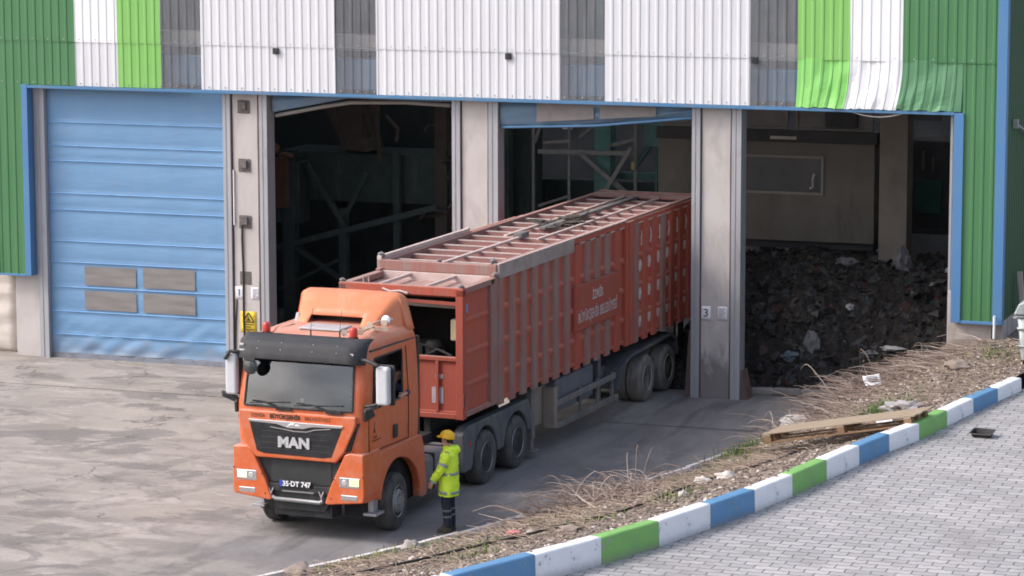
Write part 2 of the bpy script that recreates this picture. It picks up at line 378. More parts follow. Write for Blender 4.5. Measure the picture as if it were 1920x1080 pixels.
    t.bsdf(base, rg, 0, .25, 0, t.math('ADD', t.math('MULTIPLY', fine, .4), t.math('MULTIPLY', s1, .8)), .35, .03)
    return t.m
m_yard = yard_mat()
b = MB(); b.box(-140, 140, -160, -3.09, -.6, 0); struct(b.build('yard_ground', m_yard))
b = MB(); b.box(-140, 140, -2.97, .9, -.6, .004); struct(b.build('apron_slab', m_yard))     # joint line between the two pours
b = MB(); b.box(-140, 140, -3.1, -2.9, -.7, -.035); struct(b.build('yard_ground', mat('joint_dirt', (.07,.06,.055), rough=.95)))
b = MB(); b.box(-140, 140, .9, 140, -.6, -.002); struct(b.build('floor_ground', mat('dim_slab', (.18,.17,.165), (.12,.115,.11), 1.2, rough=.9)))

# ------------------------------------------------------------------ raised road of grey pavers
ROADZ = lambda x, y: 1.33 + .011*(y+20) if y < -2 else 1.528
def paver_mat():
    t = NT('grey_pavers'); c0 = t.coord()
    sp = t.n('ShaderNodeSeparateXYZ'); t.l(c0, sp.inputs[0])
    # zigzag long sides: shift y by a triangle wave of x
    tri = t.math('PINGPONG', sp.outputs['X'], .095)
    wobp = t.math('MULTIPLY', t.math('SUBTRACT', t.noise(c0, 2.2, 4), .5), .07)
    yy = t.math('ADD', t.math('ADD', sp.outputs['Y'], wobp), t.math('MULTIPLY', t.math('SUBTRACT', tri, .0475), .36))
    cb = t.n('ShaderNodeCombineXYZ'); t.l(t.math('ADD', sp.outputs['X'], wobp), cb.inputs[0]); t.l(yy, cb.inputs[1])
    br = t.n('ShaderNodeTexBrick'); br.offset = .5; br.inputs['Scale'].default_value = 1.0
    br.inputs['Brick Width'].default_value = .38; br.inputs['Row Height'].default_value = .2
    br.inputs['Mortar Size'].default_value = .0125; br.inputs['Mortar Smooth'].default_value = .25; br.inputs['Bias'].default_value = 0
    br.inputs['Color1'].default_value = (.375,.366,.366,1); br.inputs['Color2'].default_value = (.29,.284,.286,1); br.inputs['Mortar'].default_value = (.125,.12,.12,1)
    t.l(cb.outputs[0], br.inputs['Vector'])
    n1 = t.noise(c0, .55, 7, .62); n2 = t.noise(c0, 3.0, 6, .6)
    col = t.mix(t.ramp(n1, .46, .68), br.outputs['Color'], (1.22,1.2,1.2), 'MULTIPLY')
    col = t.mix(t.math('MULTIPLY', t.ramp(t.noise(t.coord((1,1,1),(0,0,0),(7,3,0)), .7, 9, .7), .50, .66), .6), col, (.24,.228,.22))
    col = t.mix(t.math('MULTIPLY', t.ramp(n2, .5, .8), .3), col, (.54,.53,.54))
    h = t.math('ADD', t.math('SUBTRACT', 1.0, br.outputs['Fac']), t.math('MULTIPLY', t.noise(c0, 40, 4), .15))
    t.bsdf(col, .88, 0, .25, 0, h, .8, .012); return t.m
KP = [(5.03,-21.44),(5.60,-20.08),(6.09,-18.75),(6.51,-17.36),(6.88,-16.08),(7.17,-14.8),(7.42,-13.48),(7.67,-12.18),(7.92,-10.98),(8.21,-9.86),(8.43,-8.5),(8.65,-7.18),(8.88,-5.98),(9.11,-4.78),(9.3,-3.5),(9.46,-2.2),(9.58,-.9)]
near = [(4.35,-23.0),(3.62,-24.6)]
ALLK = near[::-1] + KP
KTOP = 1.75
def kerb_off(i, d):
    a = Vector(ALLK[max(i-1,0)]); c_ = Vector(ALLK[min(i+1,len(ALLK)-1)]); t_ = (c_-a).normalized()
    return Vector(ALLK[i]) + Vector((t_.y, -t_.x))*d
b = MB(); rows = []
for i in range(len(ALLK)):
    p = kerb_off(i, -.03); x0 = p.x
    rows.append([(x0 + (60-x0)*f**1.5, p.y - (18 if f > 0 else 0)*f**1.2*0 - f*0, ROADZ(x0, p.y)) for f in (0,.02,.05,.1,.2,.35,.6,1)])
rows.insert(0, [(.6+(60-.6)*f**1.5, -90, .5) for f in (0,.02,.05,.1,.2,.35,.6,1)])
rows.append([(9.3+(60-9.3)*f**1.5, 40, 1.53) for f in (0,.02,.05,.1,.2,.35,.6,1)])
b.loft(rows, False, False, closed=False)
struct(b.build('paved_road', paver_mat(), smooth=60))

# painted kerb stones, one object each
def paint_mat(name, a, b_):
    t = NT(name); c = t.coord(); n1 = t.noise(c, 3, 7, .62); n2 = t.noise(t.coord((1,1,.5)), 9, 8, .7)
    col = t.mix(t.ramp(n1, .4, .7), a, b_)
    sp = t.n('ShaderNodeSeparateXYZ'); t.l(c, sp.inputs[0])
    splash = t.math('MULTIPLY', t.ramp(t.math('ADD', t.math('MULTIPLY', sp.outputs['Z'], -2.0), t.math('MULTIPLY', n2, .3)), .70, 1.0), .6)   # splashed mud at the foot
    col = t.mix(splash, col, (.28,.25,.23))
    col = t.mix(t.math('MULTIPLY', t.ramp(t.noise(c, 5.5, 9, .72), .605, .62), .8), col, (.31,.29,.275))   # chipped paint
    col = t.mix(t.math('MULTIPLY', t.ramp(t.noise(t.coord((1.2,1.2,9), (0,0,0), (2,5,0)), 2.2, 8, .7), .60, .70), .45), col, (.20,.19,.185))   # tyre scuffs
    t.bsdf(col, .6, 0, .35, 0, t.math('ADD', n2, t.noise(c, 50, 3)), .25, .012); return t.m
k_white = paint_mat('kerb_white', (.80,.80,.82), (.72,.73,.76)); k_green = paint_mat('kerb_green', (.21,.44,.125), (.18,.39,.115)); k_blue = paint_mat('kerb_blue', (.115,.265,.455), (.10,.235,.40))
cyc = {'w': (k_white, 'white'), 'g': (k_green, 'green'), 'b': (k_blue, 'blue')}
seq = ['w','b'] + ['w','g','w','b']*4
WHITE = ['white painted kerb stone before the nearest blue one, at the low end of the kerb','white painted kerb stone between the nearest blue and the nearest green one','white painted kerb stone between the nearest green stone and the second blue one','white painted kerb stone between the second blue stone and the second green one','white painted kerb stone just past the second green stone, before the pallet','white painted kerb stone under the raised end of the wooden pallet','white painted kerb stone just past the green one with a dark smear','last white painted kerb stone, ending at the grey waste bin','white painted kerb stone behind the waste bin, beyond the end of the visible kerb']
GREEN = ['nearest green painted kerb stone, beside the worker\'s end of the bank','second green painted kerb stone, halfway along the bank below the pallet','green painted kerb stone with a dark smear, beside the end of the pallet','green painted kerb stone behind the waste bin']
BLUE = ['nearest blue painted kerb stone, before the first long white one','second blue painted kerb stone, in front of the large brush pile','blue painted kerb stone under the lower side of the wooden pallet','last blue painted kerb stone before the waste bin','blue painted kerb stone behind the waste bin']
LABS = {'w': WHITE, 'g': GREEN, 'b': BLUE}
cnt = {'w': 0, 'g': 0, 'b': 0}
N = len(ALLK)
for i in range(min(N-4, len(seq))):
    a0 = kerb_off(i, 0); a1 = kerb_off(i+1, 0); d0 = kerb_off(i, -.22); d1 = kerb_off(i+1, -.22)
    mid = (a0+a1)/2; zr = ROADZ(mid.x, mid.y) - .12
    key = seq[i]; m_, cname = cyc[key]
    g = .004
    u = (a1-a0).normalized(); a0 = a0 + u*g; a1 = a1 - u*g; d0 = d0 + u*g; d1 = d1 - u*g
    jz = rnd.uniform(-.008,.008); jx = rnd.uniform(-.008,.008)
    bb = MB(); O_ = Vector((mid.x, mid.y, KTOP))
    ring = lambda z, e=0: [Vector((p.x, p.y, z)) - O_ for p in (a0, a1, d1, d0)]
    nseg = 6
    rings = []
    for k in range(nseg+1):
        f = k/nseg; pa = a0.lerp(a1, f); pd = d0.lerp(d1, f); q = noise.noise(Vector((pa.x*2, pa.y*2, 0)))*.006
        nrm = (pa-pd).normalized()*q; c_ = .022
        nn = (pa-pd).normalized()
        rings.append([Vector((pa.x+nrm.x+nn.x*.012, pa.y+nrm.y+nn.y*.012, zr))-O_, Vector((pa.x+nrm.x, pa.y+nrm.y, KTOP-c_+jz+q))-O_, Vector((pa.x-nn.x*c_, pa.y-nn.y*c_, KTOP+jz+q))-O_, Vector((pd.x+nn.x*.01, pd.y+nn.y*.01, KTOP+jz-q))-O_, Vector((pd.x, pd.y, KTOP-.02+jz))-O_, Vector((pd.x, pd.y, zr))-O_])
    bb.loft(rings)
    o = bb.build('kerb_stone', m_, smooth=50, bevel=.008)
    o.location = O_
    lab = LABS[key][min(cnt[key], len(LABS[key])-1)]; cnt[key] += 1
    tag(o, lab, 'kerb stone', 'painted kerb stones along the paved road')

# ------------------------------------------------------------------ soil bank between yard and road
EDGE = [(-9.5,-32),(-6.2,-27.5),(-3.6,-23),(-1.9,-20.0),(-.62,-17.5),(.78,-14.85),(1.32,-13.4),(2.46,-10.25),(3.27,-7.5),(3.61,-6.05),(3.95,-3.9),(4.14,-1.5),(4.35,.15)]
def polylen(P):
    L = [0]
    for i in range(len(P)-1): L.append(L[-1] + math.dist(P[i], P[i+1]))
    return L
def polyat(P, L, s):
    for i in range(len(P)-1):
        if s <= L[i+1] or i == len(P)-2:
            f = (s-L[i])/(L[i+1]-L[i]); return (P[i][0]+(P[i+1][0]-P[i][0])*f, P[i][1]+(P[i+1][1]-P[i][1])*f)
KB = [tuple(kerb_off(i, -.16)) for i in range(N)]
EL = polylen(EDGE); KL = polylen(KB)
# matched stations: near end .. building
st_e = [polyat(EDGE, EL, EL[-1]*k/60) for k in range(61)]
st_k = [polyat(KB, KL, KL[-1]*k/60) for k in range(61)]
def soil_z(s, t_, x, y):
    far = max(0, min(1, (s-.72)/.25))
    a = t_**1.08; bulge = 0
    z = .05 + (KTOP-.07)*(a*(1-far) + far*min(1, t_*1.55)**.85) + bulge
    near_ = .02
    z += noise.noise(Vector((x*.7, y*.7, 3)))*.07*min(1, t_*2.5)*min(1,(1-t_)*6+.1) + noise.noise(Vector((x*2.7, y*2.7, 9)))*.03*min(1, t_*4)
    z -= .55*math.exp(-((x-6.6)/.75)**2-((y+9.9)/.55)**2); z += .24*math.exp(-((x-5.2)/.35)**2-((y+9.0)/.5)**2)      # hollow under the pallet
    return z
def bank(s, t_):
    k = s*60; i = min(59, int(k)); f = k-i
    e = [st_e[i][j]+(st_e[i+1][j]-st_e[i][j])*f for j in (0,1)]; kk = [st_k[i][j]+(st_k[i+1][j]-st_k[i][j])*f for j in (0,1)]
    x = e[0]+(kk[0]-e[0])*t_; y = e[1]+(kk[1]-e[1])*t_
    return Vector((x, y, soil_z(s, t_, x, y)))
_bk = [(bank(s/240, t_/40), s/240, t_/40) for s in range(241) for t_ in range(41)]
_bx = np.array([[p[0].x, p[0].y] for p in _bk])
def bank_at(x, y):
    i = int(np.argmin((_bx[:,0]-x)**2 + (_bx[:,1]-y)**2)); return _bk[i][0].z
def soil_mat():
    t = NT('dry_soil'); c = t.coord(); n1 = t.noise(c, 1.1, 7, .65); n2 = t.noise(c, 9, 8, .7)
    col = t.mix(t.ramp(n1, .4, .65), (.245,.20,.17), (.17,.14,.12))
    col = t.mix(t.ramp(n2, .42, .7), col, (.40,.325,.27))
    col = t.mix(t.math('MULTIPLY', t.ramp(t.noise(c, 2.3, 6), .58, .7), .5), col, (.10,.105,.05))
    t.bsdf(col, .95, 0, .1, 0, t.math('ADD', n2, t.noise(c, 30, 5)), .9, .05); return t.m
b = MB(); SN, TN = 220, 46
b.loft([[bank(s/SN, t_/TN) for t_ in range(TN+1)] for s in range(SN+1)], False, False, closed=False)
# outer lip that closes the bank towards the building corner and the road end
struct(b.build('terrain', soil_mat(), smooth=80))
b = MB(); b.box(6.8, 9.35, -1.2, .1, -.1, 1.60); b.box(7.85, 9.4, .1, 30, -.1, 1.6)
struct(b.build('terrain', soil_mat()))

# low concrete edging at the foot of the bank: broken white line
m_edging = mat('edging_concrete', (.70,.66,.64), (.58,.54,.52), 3, .4, .65, rough=.9, dirt=(.30,.25,.22), dscale=3, dlo=.55, dhi=.7)
b = MB()
L_ = EL[-1]; s = 6.0; prev_ = None
while s < L_-.3:
    ln = rnd.uniform(.9, 1.05); p0 = polyat(EDGE, EL, s); p1 = polyat(EDGE, EL, min(L_, s+ln)); s += ln + .02
    dz = rnd.uniform(.0, .035)
    b.bar((p0[0]-.02, p0[1], .06+dz), (p1[0]-.02, p1[1], .06+dz+rnd.uniform(-.01,.01)), .10, .16)
ed = b.build('concrete_edging', m_edging, bevel=.012); tag(ed, 'thin pale concrete edging along the foot of the soil bank', 'edging')
# ------------------------------------------------------------------ the waste hall
hall = thing('waste_hall', 'large waste transfer hall clad in white, green and clear ribbed sheets with four gate bays', 'building', (0,.25,0))
HY = .25
def hb(mb, name, m_, parent=None, **kw):
    """build in world coordinates, parent to the hall"""
    mb.v = [(x, y-HY, z) for x, y, z in mb.v]
    return mb.build(name, m_, parent or hall, **kw)
def corr(name, x0, x1, z0, z1, y, m_, per=.2, h=.014, nz=1, deform=None, phase=0.0, side=False, parent=None):
    xs = []; k = math.floor((x0-phase)/per)
    prof = [(0,0),(.60,0),(.68,1),(.92,1)]
    pts = [(x0, 0)]
    while k*per+phase < x1:
        for f, o in prof:
            x = (k+f)*per+phase
            if x0 < x < x1: pts.append((x, o))
        k += 1
    def off(x):
        f = ((x-phase)/per) % 1
        return np.interp(f, [0,.60,.68,.92,1.0], [0,0,1,1,0])
    pts = [(x, off(x)) for x, _ in pts] + [(x1, off(x1))]
    rows = []
    for r_ in range(nz+1):
        z = z0+(z1-z0)*r_/nz; row = []
        for x, o in pts:
            p = Vector((x, y-o*h, z))
            p.y += .010*noise.noise(Vector((x*.9, z*.8, y*3+x0)))+.004*noise.noise(Vector((x*5, z*.5, 3)))
            if deform: p = deform(p)
            if side: p = Vector((y+o*h, p.x, p.z))
            row.append(p)
        rows.append(row)
    b = MB(); b.loft(rows, False, False, closed=False)
    return hb(b, name, m_, parent, smooth=None, recalc=False)
def translucent():
    t = NT('clear_sheet'); c = t.coord()
    n1 = t.noise(t.coord((3,3,.6)), 3, 7, .65)
    d = t.n('ShaderNodeBsdfPrincipled'); t.l(t.mix(t.ramp(n1, .4, .7), (.27,.285,.305), (.36,.37,.385)), d.inputs['Base Color']); d.inputs['Roughness'].default_value = .35
    tr = t.n('ShaderNodeBsdfTransparent'); tr.inputs[0].default_value = (.90,.93,.97,1)
    mx = t.n('ShaderNodeMixShader'); mx.inputs[0].default_value = .42
    t.l(tr.outputs[0], mx.inputs[1]); t.l(d.outputs[0], mx.inputs[2]); t.l(mx.outputs[0], t.out.inputs[0]); return t.m
m_clear = translucent()
STR = [(-15.55,-13.42,m_dgreen,m_dgreen),(-13.42,-12.35,m_bwhite,m_white),(-12.35,-11.27,m_lgreen,m_lgreen),(-11.27,-10.28,m_clear,m_clear),(-10.28,-7.03,m_white,m_white),
       (-7.03,-6.05,m_clear,m_clear),(-6.05,-1.80,m_white,m_white),(-1.80,-.80,m_clear,m_clear),(-.80,2.41,m_white,m_white),(2.41,3.43,m_clear,m_clear),
       (3.43,4.55,m_lgreen,m_lgreen),(4.55,5.66,m_bwhite,m_bwhite),(5.66,7.66,m_dgreen,m_dgreen)]
def dent(p):
    # the lower sheets over the fourth bay have been pushed in and leftwards by loaders
    f = max(0, min(1, (7.38-p.z)/1.05)); g = max(0, min(1, (p.x-3.2)/.8))*max(0, min(1, (7.0-p.x)/.4))
    n1 = noise.noise(Vector((p.x*2.3, 0, p.z*1.4)))
    dz = 0
    if f > .85: dz = noise.noise(Vector((p.x*9, 4, 0)))*.06*g
    return Vector((p.x - .13*f*f*g, p.y + (.05*n1 - .06*f*f + .05*noise.noise(Vector((p.x*7, 2, p.z*3)))*f)*g, p.z + dz))
m_dents = {m_lgreen: mat('faded_light_green_sheet', (.21,.54,.13), (.25,.58,.17), 1.4, .35, .7, rough=.45), m_dgreen: m_dgreen2, m_bwhite: m_bwhite}
for x0, x1, mu, ml in STR:
    nm = 'translucent_panel' if mu is m_clear else 'cladding_panel'
    corr(nm, x0, x1, 7.36, 12.0, -.016, mu, nz=8)
    if x0 >= 3.4:
        xe = min(x1, 6.92)
        corr(nm, x0, xe, 6.36, 7.40, -.004, m_dents[ml], nz=10, deform=dent)
        if x1 > 7: corr(nm, 6.93, 7.66, 2.02, 7.40, .0, m_dgreen)
    elif x0 < -15:
        corr(nm, x0, -14.82, 1.97, 7.40, .0, ml, nz=12); corr(nm, -14.82, x1, 6.36, 7.40, .0, ml, nz=4)
    else: corr(nm, x0, x1, 6.36, 7.40, .0, ml, nz=5)
# sheets, trims
def trim(x0,x1,y0,y1,z0,z1,m_=m_bluetrim,name='edge_trim'): b = MB(); b.box(x0,x1,y0,y1,z0,z1); return hb(b, name, m_, bevel=.006)
trim(-14.82,6.76,-.045,.22,6.285,6.352,name='lintel_flashing',m_=mat('lintel_blue', (.07,.19,.36), (.10,.21,.34), 1.5, rough=.5, dirt=(.17,.2,.25), dscale=2, dlo=.5, dhi=.8))
trim(-14.81,-14.66,-.05,.24,1.94,6.36)
trim(-15.56,-14.815,-.04,.24,1.925,1.972)
trim(-15.64,-15.53,-.05,.24,1.93,12)
trim(6.765,6.965,-.05,.24,1.97,6.33)
trim(6.97,7.66,-.04,.24,1.955,2.02)
trim(7.64,7.84,-.06,.06,1.965,12)
trim(7.8,7.84,.061,.16,1.965,12)
m_dgside = mat('shaded_green_side', (.033,.088,.04), (.045,.10,.05), 1.0, .35, .7, (1,1,.3), rough=.6)  # cladding green darkened: the side wall's shade is put into the colour
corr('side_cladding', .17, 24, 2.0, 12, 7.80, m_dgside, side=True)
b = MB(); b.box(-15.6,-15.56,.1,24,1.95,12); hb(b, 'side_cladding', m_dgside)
RS = [-.02,5.0,6.6,12.0,13.6,19.0,20.6,24.2]
for k in range(7):
    b = MB(); b.box(-15.6,7.8,RS[k],RS[k+1],12.0,12.06)
    if k % 2 == 0: hb(b, 'roof', mat('roof_sheet', (.3,.3,.31), rough=.6))
    else:
        q = NT('added_roof_fill'); tl_ = q.n('ShaderNodeBsdfTranslucent'); tl_.inputs[0].default_value = (.92,.92,.94,1); q.l(tl_.outputs[0], q.out.inputs[0]); hb(b, 'translucent_panel', q.m)  # unseen translucent roof strips, added to brighten the hall inside
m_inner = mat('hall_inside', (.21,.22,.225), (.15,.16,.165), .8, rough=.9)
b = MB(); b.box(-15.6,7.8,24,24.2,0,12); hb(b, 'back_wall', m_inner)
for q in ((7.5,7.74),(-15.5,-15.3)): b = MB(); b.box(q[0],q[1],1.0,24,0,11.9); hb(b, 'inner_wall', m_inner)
# small black wall vents between the sheets
for x, z in ((-8.445,7.265),(-2.98,7.275),(2.51,7.325)):
    b = MB(); b.box(x-.065,x+.065,-.06,0,z-.065,z+.065); b.box(x-.05,x+.05,-.066,-.061,z-.05,z+.05); hb(b, 'wall_vent', m_black, bevel=.006)
# header beam and door housings seen through the clear sheets
b = MB(); b.box(-15.4,7.5,.45,.95,7.28,7.62); hb(b, 'header_beam', mat('beige_beam', (.52,.46,.39), (.44,.39,.33), 3, rough=.8))
m_housing = mat('housing_blue', (.10,.19,.30), (.14,.22,.31), 2, rough=.6)
for x0, x1 in ((-14.3,-9.9),(-8.75,-4.42),(-3.28,1.04),(2.22,6.6)):
    b = MB(); b.box(x0,x1,.3,.85,6.42,7.1); hb(b, 'door_housing', m_housing, bevel=.03)
# screws along the sheet laps
b = MB()
for x in np.arange(-15.3,7.6,.4):
    for z in (7.42, 6.42):
        if z < 7 and x > 6.8: continue
        b.box(x-.012,x+.012,-.024,0,z-.012,z+.012)
stuff(hb(b, 'sheet_screws', mat('screw_grey', (.4,.4,.41), rough=.5)))
# concrete pillars
def mud_and_shade():
    t = NT('mud_shade_concrete'); c = t.coord(); n1 = t.noise(t.coord((1,1,.5)), 2.2, 7); n2 = t.noise(t.coord((1,1,.4)), 2.6, 8, .65, .5)
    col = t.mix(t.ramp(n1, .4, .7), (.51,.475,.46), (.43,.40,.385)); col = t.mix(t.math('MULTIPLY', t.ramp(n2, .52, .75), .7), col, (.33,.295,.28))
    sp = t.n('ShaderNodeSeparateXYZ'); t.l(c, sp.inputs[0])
    col = t.mix(t.math('MULTIPLY', t.ramp(t.math('ADD', t.math('MULTIPLY', sp.outputs['Z'], -.45), t.math('MULTIPLY', n2, .9)), -.42, .18), .78), col, (.155,.14,.135))   # mud splash from the loaders, and the trailer's shade, painted into the colour
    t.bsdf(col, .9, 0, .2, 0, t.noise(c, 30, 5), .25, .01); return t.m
m_conc3 = mud_and_shade()
def pillar(x0, x1, z0=0, y0=.25, y1=.9, zt=6.6, m_=m_concrete):
    b = MB(); nz = 14; rings = []
    for k in range(nz+1):
        z = z0+(zt-z0)*k/nz; e = [noise.noise(Vector((x0, z*1.3, q)))*.008 for q in range(4)]
        rings.append([(x0+e[0],y0+e[1],z),(x1+e[2],y0+e[1],z),(x1+e[2],y1,z),(x0+e[0],y1,z)])
    b.loft(rings); return hb(b, 'concrete_pillar', m_, bevel=.015)
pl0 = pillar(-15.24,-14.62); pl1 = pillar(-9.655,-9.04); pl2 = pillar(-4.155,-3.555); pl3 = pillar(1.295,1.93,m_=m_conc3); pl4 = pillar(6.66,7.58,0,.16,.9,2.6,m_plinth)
b = MB(); b.box(7.58,7.8,.3,24,0,1.99); hb(b, 'concrete_pillar', m_plinth)
# galvanised door guides (channel section with a dark joint beside the pillar)
for x0, x1 in ((-14.6,-14.37),(-9.875,-9.69),(-8.985,-8.79),(-4.375,-4.185),(-3.525,-3.305),(1.085,1.27),(1.965,2.175),(6.645,6.775)):
    b = MB(); w_ = x1-x0
    b.prism([(x0,.20),(x0+w_*.42,.20),(x0+w_*.42,.214),(x0+w_*.56,.214),(x0+w_*.56,.20),(x1,.20),(x1,.62),(x0,.62)], 0, 6.35, 'z')
    hb(b, 'door_guide', m_galv, bevel=.005)
for x in (-14.635,-9.672,-9.012,-4.17,-3.54,1.283,1.948): b = MB(); b.box(x-.022,x+.022,.262,.6,0,6.3); hb(b, 'joint_strip', m_gap)
# rust plates at the foot of the third pillar
for q in ([(.93,0),(1.08,0),(1.08,1.45),(1.02,1.45)],[(2.18,0),(2.34,0),(2.2,.62),(2.18,.62)]): b = MB(); b.prism(q, .3, .75, 'y'); hb(b, 'wheel_guard', mat('rusty_guard', (.16,.10,.085), (.11,.08,.07), 5, rough=.85))
# fixings left on the first pillar: plate, bracket stub, hanging cable
m_plate = mat('grimy_plate', (.17,.15,.145), (.10,.09,.085), 8, .35, .65, rough=.8)
for k, z in enumerate((6.0,4.68,3.4,2.12)):
    b = MB()
    if k in (0,1,2): b.box(-9.45,-9.3,.17,.245,z-.08,z+.10); b.box(-9.41,-9.22,.232,.247,z-.17,z+.12)
    b.box(-9.52,-9.24,.238,.25,z-.17,z+.13)
    o = hb(b, 'bracket_plate', m_plate, pl1, bevel=.008)
b = MB(); b.tube([(-9.44,.22,3.38),(-9.45,.225,3.0),(-9.43,.23,2.2),(-9.44,.23,1.3),(-9.42,.23,.35)], .022, 7); b.tube([(-9.6,.24,1.6),(-9.63,.235,1.1),(-9.66,.235,.3)], .016, 6)
hb(b, 'cable', mat('cable_black', (.04,.035,.035), rough=.7), pl1, smooth=60)
b = MB(); b.box(-9.645,-9.625,.21,.25,3.3,4.55); hb(b, 'conduit', m_whitepl, pl1)

# roller doors: blue tarpaulin curtains
def fabric():
    t = NT('blue_tarp'); c = t.coord(); n1 = t.noise(t.coord((1,1,.6)), 1.2, 7, .6)
    col = t.mix(t.ramp(n1, .35, .7), (.145,.285,.47), (.165,.305,.49))
    sp = t.n('ShaderNodeSeparateXYZ'); t.l(c, sp.inputs[0])
    n2 = t.noise(t.coord((1,1,1.5)), 2.2, 8, .65)
    low = t.ramp(t.math('ADD', t.math('MULTIPLY', sp.outputs['Z'], -.8), t.math('MULTIPLY', n2, .8)), -.5, .35)
    col = t.mix(t.math('MULTIPLY', low, .65), col, (.235,.245,.275))
    col = t.mix(t.math('MULTIPLY', t.ramp(n2, .5, .75), .45), col, (.19,.27,.40))
    col = t.mix(t.math('MULTIPLY', t.ramp(t.noise(t.coord((6,6,.35)), 1.6, 9, .7), .55, .72), .35), col, (.20,.25,.33))   # dirty run marks
    t.bsdf(col, .5, 0, .35, 0, t.noise(t.coord((.5,.5,1.6)), 3.5, 7, .6), .35, .04); return t.m
m_tarp = fabric()
m_vision = mat('clouded_window', (.235,.22,.215), (.185,.175,.172), 3, .4, .65, (.5,1,3), rough=.4)
def curtain(name, x0, x1, seams, zb, zt, y, wr=.5):
    b = MB(); NX = 60; rows = []
    zs = []
    for a_, c_ in zip(seams[:-1], seams[1:]):
        n_ = max(4, int((a_-c_)/.05)); zs += [(c_+(a_-c_)*k/n_, c_, a_) for k in range(n_)]
    zs.sort(); zs.append((seams[0], seams[1], seams[0]))
    for z, lo, hi in zs:
        f = (z-lo)/max(.01, hi-lo); row = []
        for i in range(NX+1):
            x = x0+(x1-x0)*i/NX
            bul = -.018*math.sin(math.pi*f)
            seam = -.022*(math.exp(-((z-lo)/.018)**2)+math.exp(-((z-hi)/.018)**2))
            wk = 0
            if z < 1.2: wk = wr*(1.2-z)*(.05*noise.noise(Vector((x*1.6+z*1.8, z*2.2, 1)))+.04*noise.noise(Vector(((x-x0)*2.2-z*3, z*1.2, 5))))
            wk += .006*noise.noise(Vector((x*1.1, z*2, 2)))
            row.append((x, y+bul+seam+wk, z))
        rows.append(row)
    b.loft(rows, False, False, closed=False)
    return hb(b, name, m_tarp, smooth=70, recalc=False)
seams1 = [6.3,5.49,4.95,4.6,3.85,3.47,2.74,2.25,1.67,1.1,.56,.13]
d1 = curtain('roller_door', -14.36, -9.88, seams1, 0, 6.3, .36, 1.5)
b = MB(); b.box(-14.36,-9.88,.33,.40,-.01,.125); hb(b, 'bottom_bar', mat('bar_grey', (.21,.23,.28), (.15,.15,.16), 4, rough=.6), d1, bevel=.01)
for x0, x1, z0, z1 in ((-13.48,-12.17,1.73,2.17),(-11.99,-10.68,1.73,2.20),(-13.49,-12.17,1.16,1.60),(-11.99,-10.68,1.16,1.61)):
    b = MB(); rows = []
    for k in range(7):
        z = z0+(z1-z0)*k/6
        rows.append([(x0+(x1-x0)*i/12, .325+.008*math.sin(k*2.1+i*.3)*.5-.003, z) for i in range(13)])
    b.loft(rows, False, False, closed=False)
    hb(b, 'vision_window', m_vision, d1, smooth=70, recalc=False)
b = MB()
for z in seams1[1:-1]: b.tube([(-14.36,.335,z),(-9.88,.335,z)], .011, 6)
hb(b, 'stiffener_bar', mat('seam_blue', (.21,.42,.72), rough=.5), d1, smooth=60)
# raised curtains: bunched fabric hanging under the lintel
m_tarpd = mat('dusty_blue_tarp', (.12,.205,.30), (.155,.22,.29), 1.5, rough=.55, dirt=(.22,.24,.27), dscale=2, dlo=.5, dhi=.75)
def drape(x0, x1, low, y=.38, depth=.22):
    b = MB(); NX = 70; rows = []
    for k in range(15):
        f = k/14; row = []
        for i in range(NX+1):
            u = i/NX; x = x0+(x1-x0)*u; zl = low(u); z = 6.3+(zl-6.3)*f
            yy = y - depth*.5*math.sin(f*math.pi)*.6 + .05*noise.noise(Vector((x*1.3+f*2.2, f*2.5, 7)))
            row.append((x, yy, z))
        rows.append(row)
    rows.append([(p[0], p[1]+.10, p[2]+.01) for p in rows[-1]]); rows.append([(p[0], p[1]+.02, p[2]+.05) for p in rows[-1]])
    b.loft(rows, False, False, closed=False)
    return hb(b, 'roller_door', m_tarpd, smooth=75, recalc=False)
d3 = drape(-3.28, 1.06, lambda u: 5.72+.33*u-.05*math.sin(u*math.pi), .34)
for x0, x1 in ((-2.42,-1.12),(-.98,.28)):
    b = MB(); rows = []
    for k in range(7):
        rows.append([(x0+(x1-x0)*i/10, .225+.015*noise.noise(Vector((i*.5,k,3))), 6.27+(((5.79 if i<5 else 5.79)+.33*((x0+(x1-x0)*i/10+3.28)/4.34)*.95)-6.27)*k/6) for i in range(11)])
    b.loft(rows, False, False, closed=False)
    hb(b, 'vision_window', mat('window_film', (.24,.215,.21), (.19,.175,.175), 4, rough=.5), d3, smooth=70, recalc=False)
b = MB(); b.tube([(-3.25,.33,5.70),(-1.1,.32,5.80),(1.04,.33,6.03)], .03, 8); hb(b, 'bottom_bar', mat('bar_blue', (.12,.26,.46), rough=.5), d3, smooth=60)
d2 = drape(-8.72, -4.42, lambda u: 5.86+.36*min(1,u/.42) if u < .42 else 6.22-.02*(u-.42), .42)
b = MB(); b.tube([(-8.7,.5,5.78),(-7.6,.55,6.0),(-6.9,.55,6.12),(-5.6,.5,6.16),(-4.5,.45,6.13)], .045, 8); hb(b, 'bottom_bar', mat('bar_dusty', (.26,.24,.22), rough=.7), d2, smooth=60)
d4 = drape(2.22, 6.62, lambda u: 6.24, .42)
# sagging wire under the fourth lintel
b = MB(); b.tube([(4.4+.1*k, -.02, 6.36-.16*math.sin(math.pi*k/15)) for k in range(16)], .012, 6); hb(b, 'hanging_wire', mat('wire_grey', (.3,.3,.29), rough=.6))

